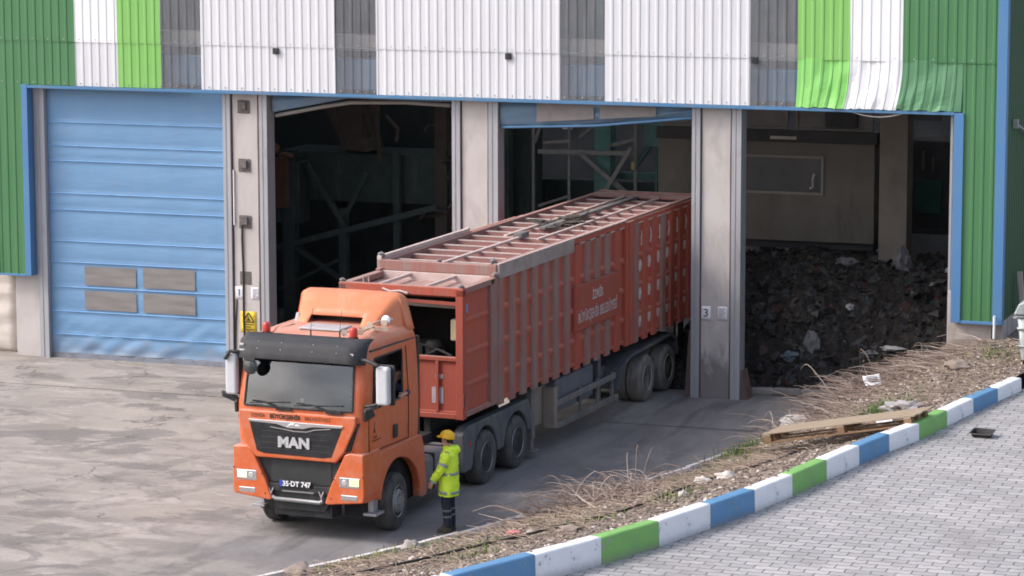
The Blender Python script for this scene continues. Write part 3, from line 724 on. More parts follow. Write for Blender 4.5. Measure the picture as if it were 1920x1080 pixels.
# ------------------------------------------------------------------ signs on the pillars
def sheet_sign(name, label, x0, x1, z0, z1, m_, y=.243):
    b = MB(); rows = []
    for k in range(5): rows.append([(x0-(x0+x1)/2+(x1-x0)*i/4, -.004+.004*noise.noise(Vector((i*1.3,k*1.1,x0))), (z1-z0)*(k/4-.5)) for i in range(5)])
    b.loft(rows, False, False, closed=False)
    o = b.build(name, m_, None, smooth=60, solid=.004); o.location = ((x0+x1)/2, y, (z0+z1)/2)
    tag(o, label, 'sign'); return o
XM = lambda z=0.0, y=-.012, x=0.0: basis((x, y, z), (1,0,0), (0,0,1))
s1 = sheet_sign('number_sign', 'white paper sign reading 1 on the first pillar beside the closed blue door', -9.65,-9.44,1.62,1.90, m_paper)
text_mesh('number', '1', .23, m_ink, s1, XM(0), .001)
s3 = sheet_sign('number_sign', 'white paper sign reading 3 on the pillar beside the waste heap', 1.31,1.52,1.70,2.0, m_paper)
text_mesh('number', '3', .25, m_ink, s3, XM(0), .001)
m_lines = mat('print_grey', (.42,.42,.46), rough=.8)
def notice(label, x0, x1, z0, z1):
    o = sheet_sign('notice_sheet', label, x0, x1, z0, z1, m_paper)
    b = MB(); W_ = (x1-x0); H_ = z1-z0
    for k in range(8): b.box(-W_*.36, W_*(.36-.12*(k%3)), -.0125, -.0115, H_*(.36-.1*k)-.008, H_*(.36-.1*k)+.006)
    b.build('printed_lines', m_lines, o); return o
notice('white printed notice sheet on the first pillar, right of the sign reading 1', -9.25,-9.06,1.62,1.90)
notice('white printed notice sheet on the third pillar, right of the sign reading 3', 1.67,1.89,1.71,2.01)
ws = sheet_sign('warning_sign', 'yellow warning sign with a black triangle on the first pillar', -9.52,-9.13,.86,1.34, m_yellow)
b = MB(); o3 = [(-.135,.0),(.135,.0),(0,.215)]; 
for a_, c_ in zip(o3, o3[1:]+o3[:1]): b.bar((a_[0],-.014,a_[1]),(c_[0],-.014,c_[1]), .006, .024)
b.prism([(-.05,.03),(.06,.03),(.045,.055),(.01,.075),(.0,.125),(-.02,.12),(-.012,.07),(-.055,.05)], -.017, -.011, 'y')
for k in range(3): b.box(-.13+.03*k,.12-.05*(k%2),-.0135,-.0115,-.07-.055*k,-.05-.055*k)
b.build('warning_symbol', m_inkblack, ws)

# pale rough retaining wall left of the hall
b = MB(); rows = []
for k in range(26):
    z = 2.6*k/25; rows.append([(-26+.22*i, .62+.09*noise.noise(Vector((i*.25,k*.55,2)))+.05*noise.noise(Vector((i*.12,k*1.5,8))) - (.05 if k in (2,3) else 0), z) for i in range(49)])
b.loft(rows, False, False, closed=False)
rw = b.build('retaining_wall', mat('pale_plaster', (.60,.55,.50), (.50,.45,.40), 1.6, .4, .7, (.5,1,2), rough=.9, bump=.3, bscale=18), None, smooth=70, solid=.3, recalc=False)
tag(rw, 'rough pale plastered wall left of the hall corner', 'wall')
# ------------------------------------------------------------------ inside the hall
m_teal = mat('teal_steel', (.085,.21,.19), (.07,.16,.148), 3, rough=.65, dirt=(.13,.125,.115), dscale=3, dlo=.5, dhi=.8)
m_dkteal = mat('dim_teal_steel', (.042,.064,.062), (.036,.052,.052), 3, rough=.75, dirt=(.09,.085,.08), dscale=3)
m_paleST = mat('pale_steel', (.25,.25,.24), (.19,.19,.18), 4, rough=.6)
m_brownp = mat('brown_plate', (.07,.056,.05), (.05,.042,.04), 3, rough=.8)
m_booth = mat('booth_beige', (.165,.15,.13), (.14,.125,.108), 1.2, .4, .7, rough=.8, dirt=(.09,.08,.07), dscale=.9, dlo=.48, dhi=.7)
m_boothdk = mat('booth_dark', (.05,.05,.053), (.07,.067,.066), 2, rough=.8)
# control booth behind the waste heap
cb = thing('control_booth', 'dim beige control booth with a wide window behind the waste heap', 'booth', (1.2,6,0))
def at(o, mb, name, m_, **kw):
    l = o.location; mb.v = [(x-l.x, y-l.y, z-l.z) for x, y, z in mb.v]
    return mb.build(name, m_, o, **kw)
b = MB()
wx0, wx1, wz0, wz1 = -.2, 2.50, 3.84, 4.62
b.box(-1.4,wx0,6,6.15,2.7,4.98); b.box(wx1,3.74,6,6.15,2.7,4.98); b.box(wx0,wx1,6,6.15,2.7,wz0); b.box(wx0,wx1,6,6.15,wz1,4.98)
b.box(3.6,3.74,6.151,9,2.7,4.98); b.box(-1.4,-1.25,6.151,9,2.7,4.98); b.box(-1.25,3.6,8.85,9,2.7,4.98)
at(cb, b, 'booth_wall', m_booth)
b = MB(); b.box(-1.45,3.8,5.96,9,4.985,5.26); b.box(-1.3,3.7,6.2,9,2.5,2.69); at(cb, b, 'dark_band', m_boothdk, bevel=.01)
b = MB()
for q in ((wx0-.06,wx0,wz0-.06,wz1+.06),(wx1,wx1+.06,wz0-.06,wz1+.06),(wx0,wx1,wz0-.06,wz0),(wx0,wx1,wz1,wz1+.06)): b.box(q[0],q[1],5.96,6.1,q[2],q[3])
fr = at(cb, b, 'window_frame', mat('frame_beige', (.26,.235,.21), rough=.6))
b = MB(); b.box(wx0,wx1,6.05,6.06,wz0,wz1); b.v = [(x-1.2, y-6, z) for x,y,z in b.v]; b.build('window_pane', mat('booth_glazing', (.115,.12,.12), (.15,.155,.155), 1.2, .35, .7, rough=.12, spec=.6), fr)
b = MB(); b.tube([(2.36,5.9,4.28),(2.33,5.9,4.16),(2.33,5.92,3.98),(2.25,5.93,3.93)], .03, 6); at(cb, b, 'white_hose', mat('hose_pale', (.45,.44,.43), rough=.5), smooth=60)
for x0, x1 in ((-1.3,1.70),(1.88,3.70)):
    b = MB(); b.box(x0,x1,6.0,6.12,5.265,5.33); b.box(x0,x0+.06,6.0,6.12,5.33,6.4); b.box(x1-.06,x1,6.0,6.12,5.33,6.4); b.box(x0+.06,x1-.06,6.05,6.1,5.33,6.4)
    at(cb, b, 'upper_window', mat('upper_glazing', (.17,.165,.155), (.13,.125,.12), 2, rough=.3), bevel=.01)
b = MB(); b.box(2.6,3.35,5.9,6.0,5.36,6.3); at(cb, b, 'dark_unit', m_boothdk, bevel=.02)
b = MB(); b.box(1.30,1.92,5.93,5.955,5.05,5.12); at(cb, b, 'name_strip', mat('strip_pale', (.5,.46,.42), rough=.6))
b = MB()
for x in (-1.2,1.2,3.6): b.box(x-.1,x+.1,6.3,6.5,0,2.49)
at(cb, b, 'support_leg', m_boothdk)
# inner concrete pillar and a green cabinet to its right
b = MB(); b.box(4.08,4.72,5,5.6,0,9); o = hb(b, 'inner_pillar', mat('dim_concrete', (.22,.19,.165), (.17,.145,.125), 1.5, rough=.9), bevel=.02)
mc = thing('sorting_machine', 'dark machine with a green front panel in the recess behind the waste heap', 'machine', (4.2,10,0))
b = MB(); b.box(3.6,4.75,10,11,0,2.6); b.box(3.65,4.7,10.05,11,2.6,4.7); at(mc, b, 'machine_body', m_boothdk, bevel=.03)
b = MB(); b.box(3.84,4.5,9.95,10.04,2.95,3.75); at(mc, b, 'green_panel', mat('panel_green', (.018,.075,.06), rough=.5), bevel=.01)
b = MB(); b.box(3.75,4.7,9.93,9.99,.3,2.45); at(mc, b, 'grey_panel', mat('panel_grey', (.22,.22,.23), (.17,.17,.18), rough=.6), bevel=.01)
b = MB(); b.box(3.7,4.5,9.9,10.0,5.2,5.4); b.box(4.0,4.08,9.95,10.04,4.0,4.45); b.box(4.25,4.31,9.95,10.04,3.95,4.3); at(mc, b, 'light_fitting', mat('dim_fitting', (.12,.115,.11), rough=.6), bevel=.01)

# steel tower behind the trailer (third bay)
tw = thing('steel_tower', 'teal and grey braced steel tower behind the trailer roof', 'steel frame', (-4,9,0))
def beams(o, name, segs, m_, y=9.0, t=.07):
    for (a, c, *r_) in segs:
        b = MB(); w_ = r_[0] if r_ else t; yy = y + (r_[1] if len(r_) > 1 else 0)
        b.bar((a[0],yy,a[1]),(c[0],yy,c[1]), w_, w_, (0,1,0)); at(o, b, name, m_)
for x, m_, t_ in ((-5.53,m_paleST,.06),(-4.6,m_paleST,.06),(-2.89,m_paleST,.07)): beams(tw, 'post', [((x,0),(x,7.2))], m_, t=t_)
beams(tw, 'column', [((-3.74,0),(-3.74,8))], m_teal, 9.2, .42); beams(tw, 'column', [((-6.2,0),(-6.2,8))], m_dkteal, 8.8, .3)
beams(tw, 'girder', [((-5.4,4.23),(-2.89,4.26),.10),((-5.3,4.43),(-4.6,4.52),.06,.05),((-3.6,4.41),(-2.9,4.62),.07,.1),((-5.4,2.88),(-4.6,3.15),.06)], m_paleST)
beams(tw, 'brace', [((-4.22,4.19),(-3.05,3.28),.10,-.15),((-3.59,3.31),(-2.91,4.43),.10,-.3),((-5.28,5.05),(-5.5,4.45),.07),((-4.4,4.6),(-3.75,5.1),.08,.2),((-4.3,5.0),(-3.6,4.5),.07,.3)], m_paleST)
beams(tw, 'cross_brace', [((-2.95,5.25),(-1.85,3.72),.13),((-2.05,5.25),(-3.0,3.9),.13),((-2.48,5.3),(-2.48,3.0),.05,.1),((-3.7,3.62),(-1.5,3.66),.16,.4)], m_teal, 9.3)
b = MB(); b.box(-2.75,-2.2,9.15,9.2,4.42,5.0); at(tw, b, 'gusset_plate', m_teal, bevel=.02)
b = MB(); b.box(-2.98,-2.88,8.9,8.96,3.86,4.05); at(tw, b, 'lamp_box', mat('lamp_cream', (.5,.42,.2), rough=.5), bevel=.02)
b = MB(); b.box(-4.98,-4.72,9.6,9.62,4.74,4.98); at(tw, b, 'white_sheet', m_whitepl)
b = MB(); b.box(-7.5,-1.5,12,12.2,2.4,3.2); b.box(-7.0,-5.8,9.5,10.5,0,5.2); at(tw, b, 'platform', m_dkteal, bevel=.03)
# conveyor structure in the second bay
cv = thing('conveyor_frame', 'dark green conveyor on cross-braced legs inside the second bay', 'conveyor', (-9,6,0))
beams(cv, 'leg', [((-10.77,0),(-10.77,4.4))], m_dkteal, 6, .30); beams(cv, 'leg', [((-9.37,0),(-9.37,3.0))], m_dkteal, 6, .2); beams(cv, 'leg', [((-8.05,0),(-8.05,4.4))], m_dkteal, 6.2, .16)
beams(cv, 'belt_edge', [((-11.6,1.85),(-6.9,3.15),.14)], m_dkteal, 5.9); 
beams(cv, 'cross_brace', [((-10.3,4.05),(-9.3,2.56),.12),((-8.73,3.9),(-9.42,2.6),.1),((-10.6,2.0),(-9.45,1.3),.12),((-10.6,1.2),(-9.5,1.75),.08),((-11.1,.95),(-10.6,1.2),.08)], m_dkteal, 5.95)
b = MB(); b.box(-14.2,-6.9,8.8,10.2,0,8.2); at(cv, b, 'dark_backdrop', mat('backdrop_dark', (.028,.038,.038), (.02,.026,.027), 1.5, rough=.8))  # dark box added for the bay's gloom, hiding the lit back wall
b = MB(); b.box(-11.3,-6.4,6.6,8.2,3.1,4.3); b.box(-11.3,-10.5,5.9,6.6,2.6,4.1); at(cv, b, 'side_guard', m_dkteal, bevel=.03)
hp = thing('hopper', 'brown slanted steel hopper hanging in the dark second bay', 'hopper', (-9.2,6,4.4))
b = MB(); b.prism([(-10.0,5.65),(-9.3,4.45),(-8.75,4.4),(-8.9,4.7),(-8.85,5.7)], 6.0, 7.2, 'y'); at(hp, b, 'hopper_plate', m_brownp)
b = MB(); b.bar((-9.7,5.95,5.75),(-9.3,5.95,4.42), .05,.08); b.bar((-8.5,5.9,5.7),(-8.35,5.9,4.2),.06,.1); b.bar((-8.75,5.9,5.4),(-8.45,5.9,4.6),.05,.06); b.tube([(-8.2,5.9,5.3),(-7.9,5.9,5.0),(-7.95,5.9,4.7)], .05, 6); at(hp, b, 'stay', m_paleST if False else m_brownp)
# second machine right of it with tangled pipes
b = MB()
for k in range(9):
    x = -7.0+rnd.uniform(-.3,.5); z = 2.6+.34*k
    b.tube([(x+rnd.uniform(-.3,.3), 6.4+rnd.uniform(-.2,.3), z+rnd.uniform(-.2,.5)) for _ in range(4)], rnd.uniform(.02,.05), 6)
b.box(-7.15,-6.85,6.4,6.7,0,6); tag(b.build('pipe_stack', m_brownp), 'tangle of brown pipes on a post in the shade behind the second pillar', 'pipes')
b = MB(); b.box(-11.15,-10.75,5.7,5.9,3.0,4.2); b.ico((-11.0,5.6,4.45), .16, 1); b.ico((-10.7,5.6,4.3), .15, 1, sc=(1.6,1,.6)); at(cv, b, 'motor_unit', mat('rusty_motor', (.13,.07,.05), (.09,.06,.05), 5, rough=.8))

# ------------------------------------------------------------------ waste heap
def waste_mat():
    t = NT('mixed_waste'); c = t.coord(); n1 = t.noise(c, 5, 8, .72, .4)
    col = t.mix(t.ramp(n1, .38, .62), (.017,.015,.014), (.042,.036,.033))
    v = t.n('ShaderNodeTexVoronoi'); v.inputs['Scale'].default_value = 7; t.l(c, v.inputs['Vector'])
    hs = t.n('ShaderNodeSeparateColor'); t.l(v.outputs['Color'], hs.inputs[0])
    pale = t.math('GREATER_THAN', hs.outputs[0], .88); blue = t.math('GREATER_THAN', hs.outputs[1], .93); redd = t.math('GREATER_THAN', hs.outputs[2], .975)
    col = t.mix(t.math('MULTIPLY', pale, .3), col, (.17,.16,.15)); col = t.mix(t.math('MULTIPLY', blue, .2), col, (.10,.16,.20)); col = t.mix(t.math('MULTIPLY', redd, .25), col, (.22,.07,.05))
    t.bsdf(col, .8, 0, .3, 0, n1, 1.0, .09); return t.m
m_waste = waste_mat()
def heap_z(x, y):
    front = 1.25+.25*noise.noise(Vector((x*.8, 1, 1)))
    f = max(0, min(1, (y-front)/2.7)); top = 2.45+.3*noise.noise(Vector((x*.6, 5, 2)))
    if x < 1.0: top *= max(.22, 1-(1.0-x)*.6)
    z = top*(1-(1-f)**1.5)
    n_ = noise.noise(Vector((x*1.6, y*1.6, 2)))*.16 + noise.noise(Vector((x*4.3, y*4.3, 5)))*.13 + noise.noise(Vector((x*9, y*9, 8)))*.08
    return max(.0, z + n_*min(1, f*5))
b = MB(); NX, NY = 170, 100
b.loft([[(-.3+7.6*i/NX, 1.0+5.5*(j/NY)**1.2, heap_z(-.3+7.6*i/NX, 1.0+5.5*(j/NY)**1.2)) for i in range(NX+1)] for j in range(NY+1)], False, False, closed=False)
cols = [mat('scrap_black', (.02,.02,.022), rough=.5), mat('scrap_brown', (.045,.034,.028), rough=.9), mat('scrap_grey', (.05,.047,.045), rough=.6), mat('scrap_white', (.22,.21,.205), rough=.5), mat('scrap_blue', (.05,.085,.115), rough=.5), mat('scrap_red', (.11,.04,.034), rough=.6)]
for k in range(4200):
    x = rnd.uniform(.3,7.0); y = 1.2+4.2*rnd.random()**1.5; z = heap_z(x, y)
    ci = rnd.choices(range(1,7), [50,44,5,1.0,.25,.2])[0]; b.cur = ci
    s_ = (rnd.uniform(.015,.055) if rnd.random() < .95 else rnd.uniform(.07,.13))*(1.3 if ci in (1,3) else .8)
    M_ = Matrix.Translation((x,y,z+s_*.2)) @ Matrix.Rotation(rnd.uniform(0,6.3),4,'Z') @ Matrix.Rotation(rnd.uniform(-1.2,1.2),4,'X')
    n0 = len(b.v); nn = rnd.choice((4,5,6)); ring = []
    base_i = [M_ @ Vector((s_*math.cos(6.283*q/nn)*rnd.uniform(.5,1.5), s_*math.sin(6.283*q/nn)*rnd.uniform(.5,1.3), rnd.uniform(-.3,.3)*s_)) for q in range(nn)]
    top = M_ @ Vector((0,0,s_*rnd.uniform(.3,.9))); bot = M_ @ Vector((0,0,-s_*.4))
    if rnd.random() < .3: base_i = [p + (M_.to_3x3() @ Vector((1,0,0)))*s_*rnd.uniform(-1.6,1.6) for p in base_i]
    b.add(base_i+[top,bot], [(q,(q+1)%nn,nn) for q in range(nn)]+[((q+1)%nn,q,nn+1) for q in range(nn)])
hp_ = b.build('waste_heap', [m_waste]+cols, None, recalc=False)
tag(hp_, 'dark heap of mixed household waste filling the fourth gate bay', 'waste heap')
def crumple(name, label, c, s_, m_, sc=(1,1,1), seed=1, cat='plastic bag', rot=0, group=None):
    b = MB(); b.ico((0,0,0), s_, 3, .38, sc, seed, Matrix.Rotation(rot,4,'Y')); o = b.build(name, m_, None, smooth=25); o.location = c; tag(o, label, cat, group); return o
m_bagw = mat('white_bag', (.40,.39,.39), (.28,.27,.27), 7, rough=.4)
m_bagg = mat('grey_bag', (.15,.15,.155), (.10,.10,.105), 6, rough=.45)
for (x, y, s_, sc, lab, m_) in ((3.35,1.95,.18,(.75,.6,1.7),'tall pale plastic bag standing low in the waste heap',m_bagg),(3.95,2.9,.075,(1,1,1),'small white bag in the middle of the waste heap',m_bagw),(5.1,2.05,.13,(1.8,.7,.4),'flat white plastic piece low on the right of the waste heap',m_bagw),
        (4.6,1.95,.13,(1.4,.7,.6),'slanted grey bag low in the waste heap beside the flat white piece',m_bagg),(5.95,4.0,.14,(1,.8,1.1),'white bag at the top right of the waste heap',m_bagw),(4.85,4.1,.26,(.8,.7,1.5),'tall grey plastic sack on top of the waste heap against the inner pillar',m_bagg),(2.9,1.75,.14,(1.3,.8,.7),'bluish bag at the lower left of the waste heap',mat('blue_bag',(.12,.15,.18),rough=.5)),(3.5,4.4,.2,(1.2,.7,.6),'grey bag on the top edge of the waste heap under the booth',m_bagg)):
    crumple('plastic_bag', lab, (x, y-.05, heap_z(x,y)+s_*.35), s_, m_, sc, int(x*100), group='bags in the waste heap')
b = MB(); pts = [(2.2,1.0),(2.7,1.12),(3.3,1.18),(4.2,1.2)]
for a_, c_ in zip(pts[:-1], pts[1:]): b.bar((a_[0],a_[1],.07),(c_[0],c_[1],.07), .16, .16)
sill = b.build('concrete_sill', mat('sill_concrete', (.26,.24,.225), (.19,.175,.165), 4, rough=.9), None, bevel=.03); tag(sill, 'low worn concrete sill in front of the waste heap', 'sill')
# ------------------------------------------------------------------ the lorry (local x forward, y towards its left side, z up)
RZ = R(-92.579); OX, OY = -1.2570, -8.8676
def frame_pt(u, w_=0, z=0):
    h = Vector((-.04500,-.99899,0)); y = Vector((.99899,-.04500,0)); return Vector((OX,OY,0)) + h*u + y*w_ + Vector((0,0,z))
truck = thing('lorry', 'orange lorry tractor with black sun visor and headlamps on, leaving the third bay', 'lorry', frame_pt(3), RZ)
def tb(mb, name, m_, parent=None, **kw):
    mb.v = [(x-3, y, z) for x, y, z in mb.v]; return mb.build(name, m_, parent or truck, **kw)
V = lambda v: 1.25 - v
LV = [(1.50,6.00,1.205),(1.75,6.03,1.215),(2.05,6.05,1.225),(2.33,6.05,1.225),(2.75,5.97,1.21),(3.17,5.86,1.185),(3.28,5.82,1.175),(3.40,5.70,1.13),(3.49,5.50,1.06),(3.55,5.2,.95),(3.575,4.85,.80)]
SU = [3.72,3.95,4.42,5.05,5.66]
def cab_ring(z, uf, hw, e=0.0, ur=3.72):
    r_ = .20; pts = []
    for u0 in SU: pts.append((ur+(u0-3.72)*(uf-ur)/(6.05-3.72) - (e if u0 == 3.72 else 0), hw+e, z))
    for k in range(5):
        a = math.pi/2*(1-k/4); pts.append((uf-r_+r_*math.cos(a)+e*math.cos(a), hw-r_+r_*math.sin(a)+e*math.sin(a), z))
    half = []
    for w_ in (.66,.33): half.append((uf+e+.035*(1-(w_/(hw-r_))**2), w_, z))
    right = pts + half + [(uf+e+.035, 0, z)]
    left = [(x, -y, zz) for x, y, zz in right[:-1]][::-1]
    return right + left
NR = len(cab_ring(2,6,1.2))            # 5 + 5 + 2 + 1 + 2 + 5 + 5 = 25
def sk(i, j):
    if i in (3,4) and (j in (2,3) or j in (NR-2-2, NR-2-3)): return True      # side windows
    if i in (3,4) and 9 <= j <= NR-2-9: return True                           # windscreen
    return False
b = MB(); b.loft([cab_ring(*l) for l in LV], True, True, skip=sk)
cab = tb(b, 'cab', m_orange, smooth=38)
def patch(js, i0, i1, e, name, m_, parent=None, **kw):
    b = MB(); rows = [[cab_ring(*LV[i], e=e)[j] for j in js] for i in range(i0, i1+1)]
    b.loft(rows, False, False, closed=False); return tb(b, name, m_, parent, **kw)
wsj = list(range(9, NR-2-9+2))
ws_ = patch(wsj, 3, 5, .004, 'windscreen', m_glass, smooth=60)
patch([NR-2-3,NR-2-2,NR-2-1], 3, 5, .002, 'side_window', m_sideglass, smooth=60)
# rubber seals
b = MB()
A = [cab_ring(*LV[3], e=.008)[j] for j in wsj]; B = [cab_ring(*LV[4], e=.008)[j] for j in wsj]; C_ = [cab_ring(*LV[5], e=.008)[j] for j in wsj]
b.tube(A, .022, 6); b.tube([A[0],B[0],C_[0]], .022, 6); b.tube([A[-1],B[-1],C_[-1]], .022, 6); tb(b, 'windscreen_seal', m_black, smooth=60)
for s in (1,-1):
    b = MB(); q = [cab_ring(*LV[i], e=.006) for i in (3,4,5)]
    P = [q[0][2],q[0][3],q[0][4],q[1][4],q[2][4],q[2][3],q[2][2],q[1][2],q[0][2]]
    b.tube([(x, y*s, z) for x, y, z in P], .02, 6); tb(b, 'window_seal', m_black, smooth=60)
    # drip rail, rear edge, door shut lines, belt line
    b = MB(); b.tube([(3.72,s*1.16,3.27),(4.6,s*1.165,3.30),(5.62,s*1.165,3.315)], .02, 6); tb(b, 'drip_rail', m_black, smooth=60)
    b = MB(); b.box(3.62,3.715,min(s*1.06,s*1.215),max(s*1.06,s*1.215),1.45,3.30); tb(b, 'rear_edge', m_black, bevel=.02)
    b = MB()
    for pts in ([(4.16,1.226,1.56),(4.16,1.232,2.3),(4.2,1.2,3.2)],[(5.8,1.22,1.6),(5.83,1.226,2.05),(5.84,1.226,2.34)],[(4.16,1.224,1.56),(5.8,1.22,1.58)]): b.tube([(x,y*s,z) for x,y,z in pts], .0075, 4)
    tb(b, 'door_gap', m_chdark)
    b = MB(); b.box(4.65,4.81,*sorted((s*1.222,s*1.25)),1.66,1.90); tb(b, 'door_handle', m_black, bevel=.02)
    b = MB(); b.prism([(5.60,2.20),(5.98,2.16),(6.0,2.34),(5.92,2.42),(5.72,2.36)], *sorted((s*1.20,s*1.262)), 'y'); b.bar((5.92,s*1.24,2.36),(5.95,s*1.5,2.46),.09,.07); tb(b, 'mirror_base', m_black, bevel=.02)
# municipal emblem on the near door: a little dark tower with small lettering below
b = MB(); b.prism([(5.555,1.90),(5.615,1.90),(5.605,1.96),(5.595,1.97),(5.592,2.06),(5.585,2.10),(5.578,2.06),(5.575,1.97),(5.565,1.96)], 1.221, 1.228, 'y'); tb(b, 'emblem', m_inkblack)
text_mesh('door_lettering', 'İZMİR', .055, m_inkblack, truck, basis((5.56-3,1.2275,1.82), (-1,0,0), (0,0,1)), .001)
text_mesh('door_lettering', 'BÜYÜKŞEHİR BELEDİYESİ', .03, m_inkblack, truck, basis((5.5-3,1.2275,1.765), (-1,0,0), (0,0,1)), .001)
# interior
b = MB(); b.box(3.74,3.80,-1.1,1.1,1.6,3.25); b.box(3.8,5.9,-1.15,1.15,1.52,1.6); b.box(3.8,5.4,-1.08,1.08,3.24,3.28); tb(b, 'cab_lining', m_cabin_in)
b = MB(); b.box(5.45,5.92,-1.08,1.08,1.6,2.27); b.box(5.3,5.5,.3,1.0,2.1,2.36); tb(b, 'dashboard', mat('dash', (.045,.05,.052), (.065,.07,.07), 5, rough=.7), bevel=.05)
for s in (.62,-.62):
    b = MB(); b.box(3.95,4.55,s-.26,s+.26,1.9,2.08); b.box(3.9,4.08,s-.26,s+.26,2.0,2.78); b.box(3.9,4.04,s-.15,s+.15,2.8,3.0); tb(b, 'seat', mat('seat_cloth', (.06,.065,.075), (.09,.09,.1), 8, rough=.95), bevel=.06)
b = MB(); b.tube([(5.15+.09*math.cos(a*.5236)*1.0, .62+.22*math.sin(a*.5236), 2.36+.2*math.cos(a*.5236)*.55) for a in range(13)], .018, 6); b.bar((5.15,.62,2.36),(5.45,.62,2.15),.06,.06); tb(b, 'steering_wheel', m_black, smooth=60)
b = MB(); b.box(6.0,6.004,.02,.09,2.43,2.49); tb(b, 'sticker', m_paper)
# sun visor wraps the top of the windscreen
b = MB(); rows = []
prof = [(.30,3.16),(.305,3.175),(.272,3.27),(.242,3.36),(.21,3.43),(.165,3.468),(.05,3.515),(-.08,3.56)]
for k in range(25):
    t_ = k/24*2-1; w_ = 1.215*math.copysign(abs(t_)**.9, t_); bow = .05*(1-t_*t_) - .20*max(0, abs(t_)-.86)/.14
    rows.append([(5.80+du+bow, w_*(1 if du > .1 else .985), z - .035*abs(t_)**5) for du, z in prof])
b.loft(rows, False, False, closed=False); vis = tb(b, 'sun_visor', mat('visor_grey', (.042,.043,.047), (.055,.055,.058), 4, rough=.62, spec=.25, dirt=(.075,.07,.07), dscale=3, dlo=.5, dhi=.8), smooth=50, solid=.025)
b = MB()
for w_ in (-.75,-.3,.3,.75):
    for du, z in ((.255,3.33),(.20,3.445)): b.ico((5.80+du+.045*(1-w_*w_/1.5), w_, z), .014, 1)
tb(b, 'visor_bolt', m_galv, vis)
b = MB(); b.box(6.05,6.066,.93,1.06,3.30,3.335); b.box(6.05,6.066,-1.1,-1.02,3.36,3.40); b.box(6.07,6.08,-1.1,-1.0,3.27,3.30); tb(b, 'visor_badge', m_silver, vis, bevel=.006)
# front flap with the grille
b = MB(); b.prism([(V(.14),2.25),(V(2.36),2.25),(V(2.37),2.10),(V(2.20),1.62),(V(2.05),1.43),(V(.52),1.43),(V(.36),1.62),(V(.14),2.10)], 5.9, 6.115, 'x'); fl = tb(b, 'front_flap', m_orange, bevel=.03, bseg=3)
b = MB(); b.prism([(V(2.16),2.075),(V(.38),2.065),(V(.60),1.525),(V(.75),1.50),(V(1.88),1.51),(V(2.02),1.55)], 6.0, 6.122, 'x')
for k in range(4): b.box(6.1,6.126,V(1.98-.02*k),V(.62+.02*k),1.60+.1*k,1.612+.1*k)
gr = tb(b, 'grille', mat('grille_black', (.018,.019,.022), (.03,.031,.034), 5, rough=.35), bevel=.012)
def strip(pts, d0, d1, wd):
    b = MB()
    for p, q in zip(pts[:-1], pts[1:]): b.bar((6.128,V(p[0]),p[1]),(6.128,V(q[0]),q[1]),wd,d1-d0,(1,0,0))
    return b
b = MB(); b.prism([(V(2.17),2.10),(V(.37),2.09),(V(.385),2.045),(V(.95),2.03),(V(1.12),1.985),(V(1.42),1.985),(V(1.62),2.04),(V(2.15),2.055)], 6.115, 6.136, 'x'); tb(b, 'chrome_bar', m_chrome, gr, bevel=.006)
b = MB(); b.prism([(V(1.37),1.985),(V(1.18),1.99),(V(1.16),2.02),(V(1.2),2.05),(V(1.26),2.045),(V(1.3),2.07),(V(1.38),2.05),(V(1.42),2.01)], 6.13, 6.15, 'x'); tb(b, 'badge', m_chrome, gr, bevel=.006)
b = strip([(1.75,1.985),(1.45,1.955),(1.3,1.935),(1.05,1.94),(.9,1.985),(.6,2.02)], 0, .02, .014); tb(b, 'swoosh', m_chrome, gr)
text_mesh('maker_lettering', 'MAN', .245, m_silver, gr, basis((6.135-3,V(1.30),1.725), (0,1,0), (0,0,1)), .012, bold=.012, sx=1.12)
text_mesh('front_lettering', 'İZMİR', .085, mat('ink_brown', (.12,.04,.02), rough=.6), fl, basis((6.118-3,V(1.99),2.165), (0,1,0), (0,0,1)), .002, sx=1.1)
text_mesh('front_lettering', 'BÜYÜKŞEHİR', .098, m_inkblack, fl, basis((6.118-3,V(1.47),2.165), (0,1,0), (0,0,1)), .002, bold=.004, sx=.98)
text_mesh('front_lettering', 'BELEDİYESİ', .085, mat('ink_brown', (.12,.04,.02)), fl, basis((6.118-3,V(.85),2.165), (0,1,0), (0,0,1)), .002, sx=1.12)
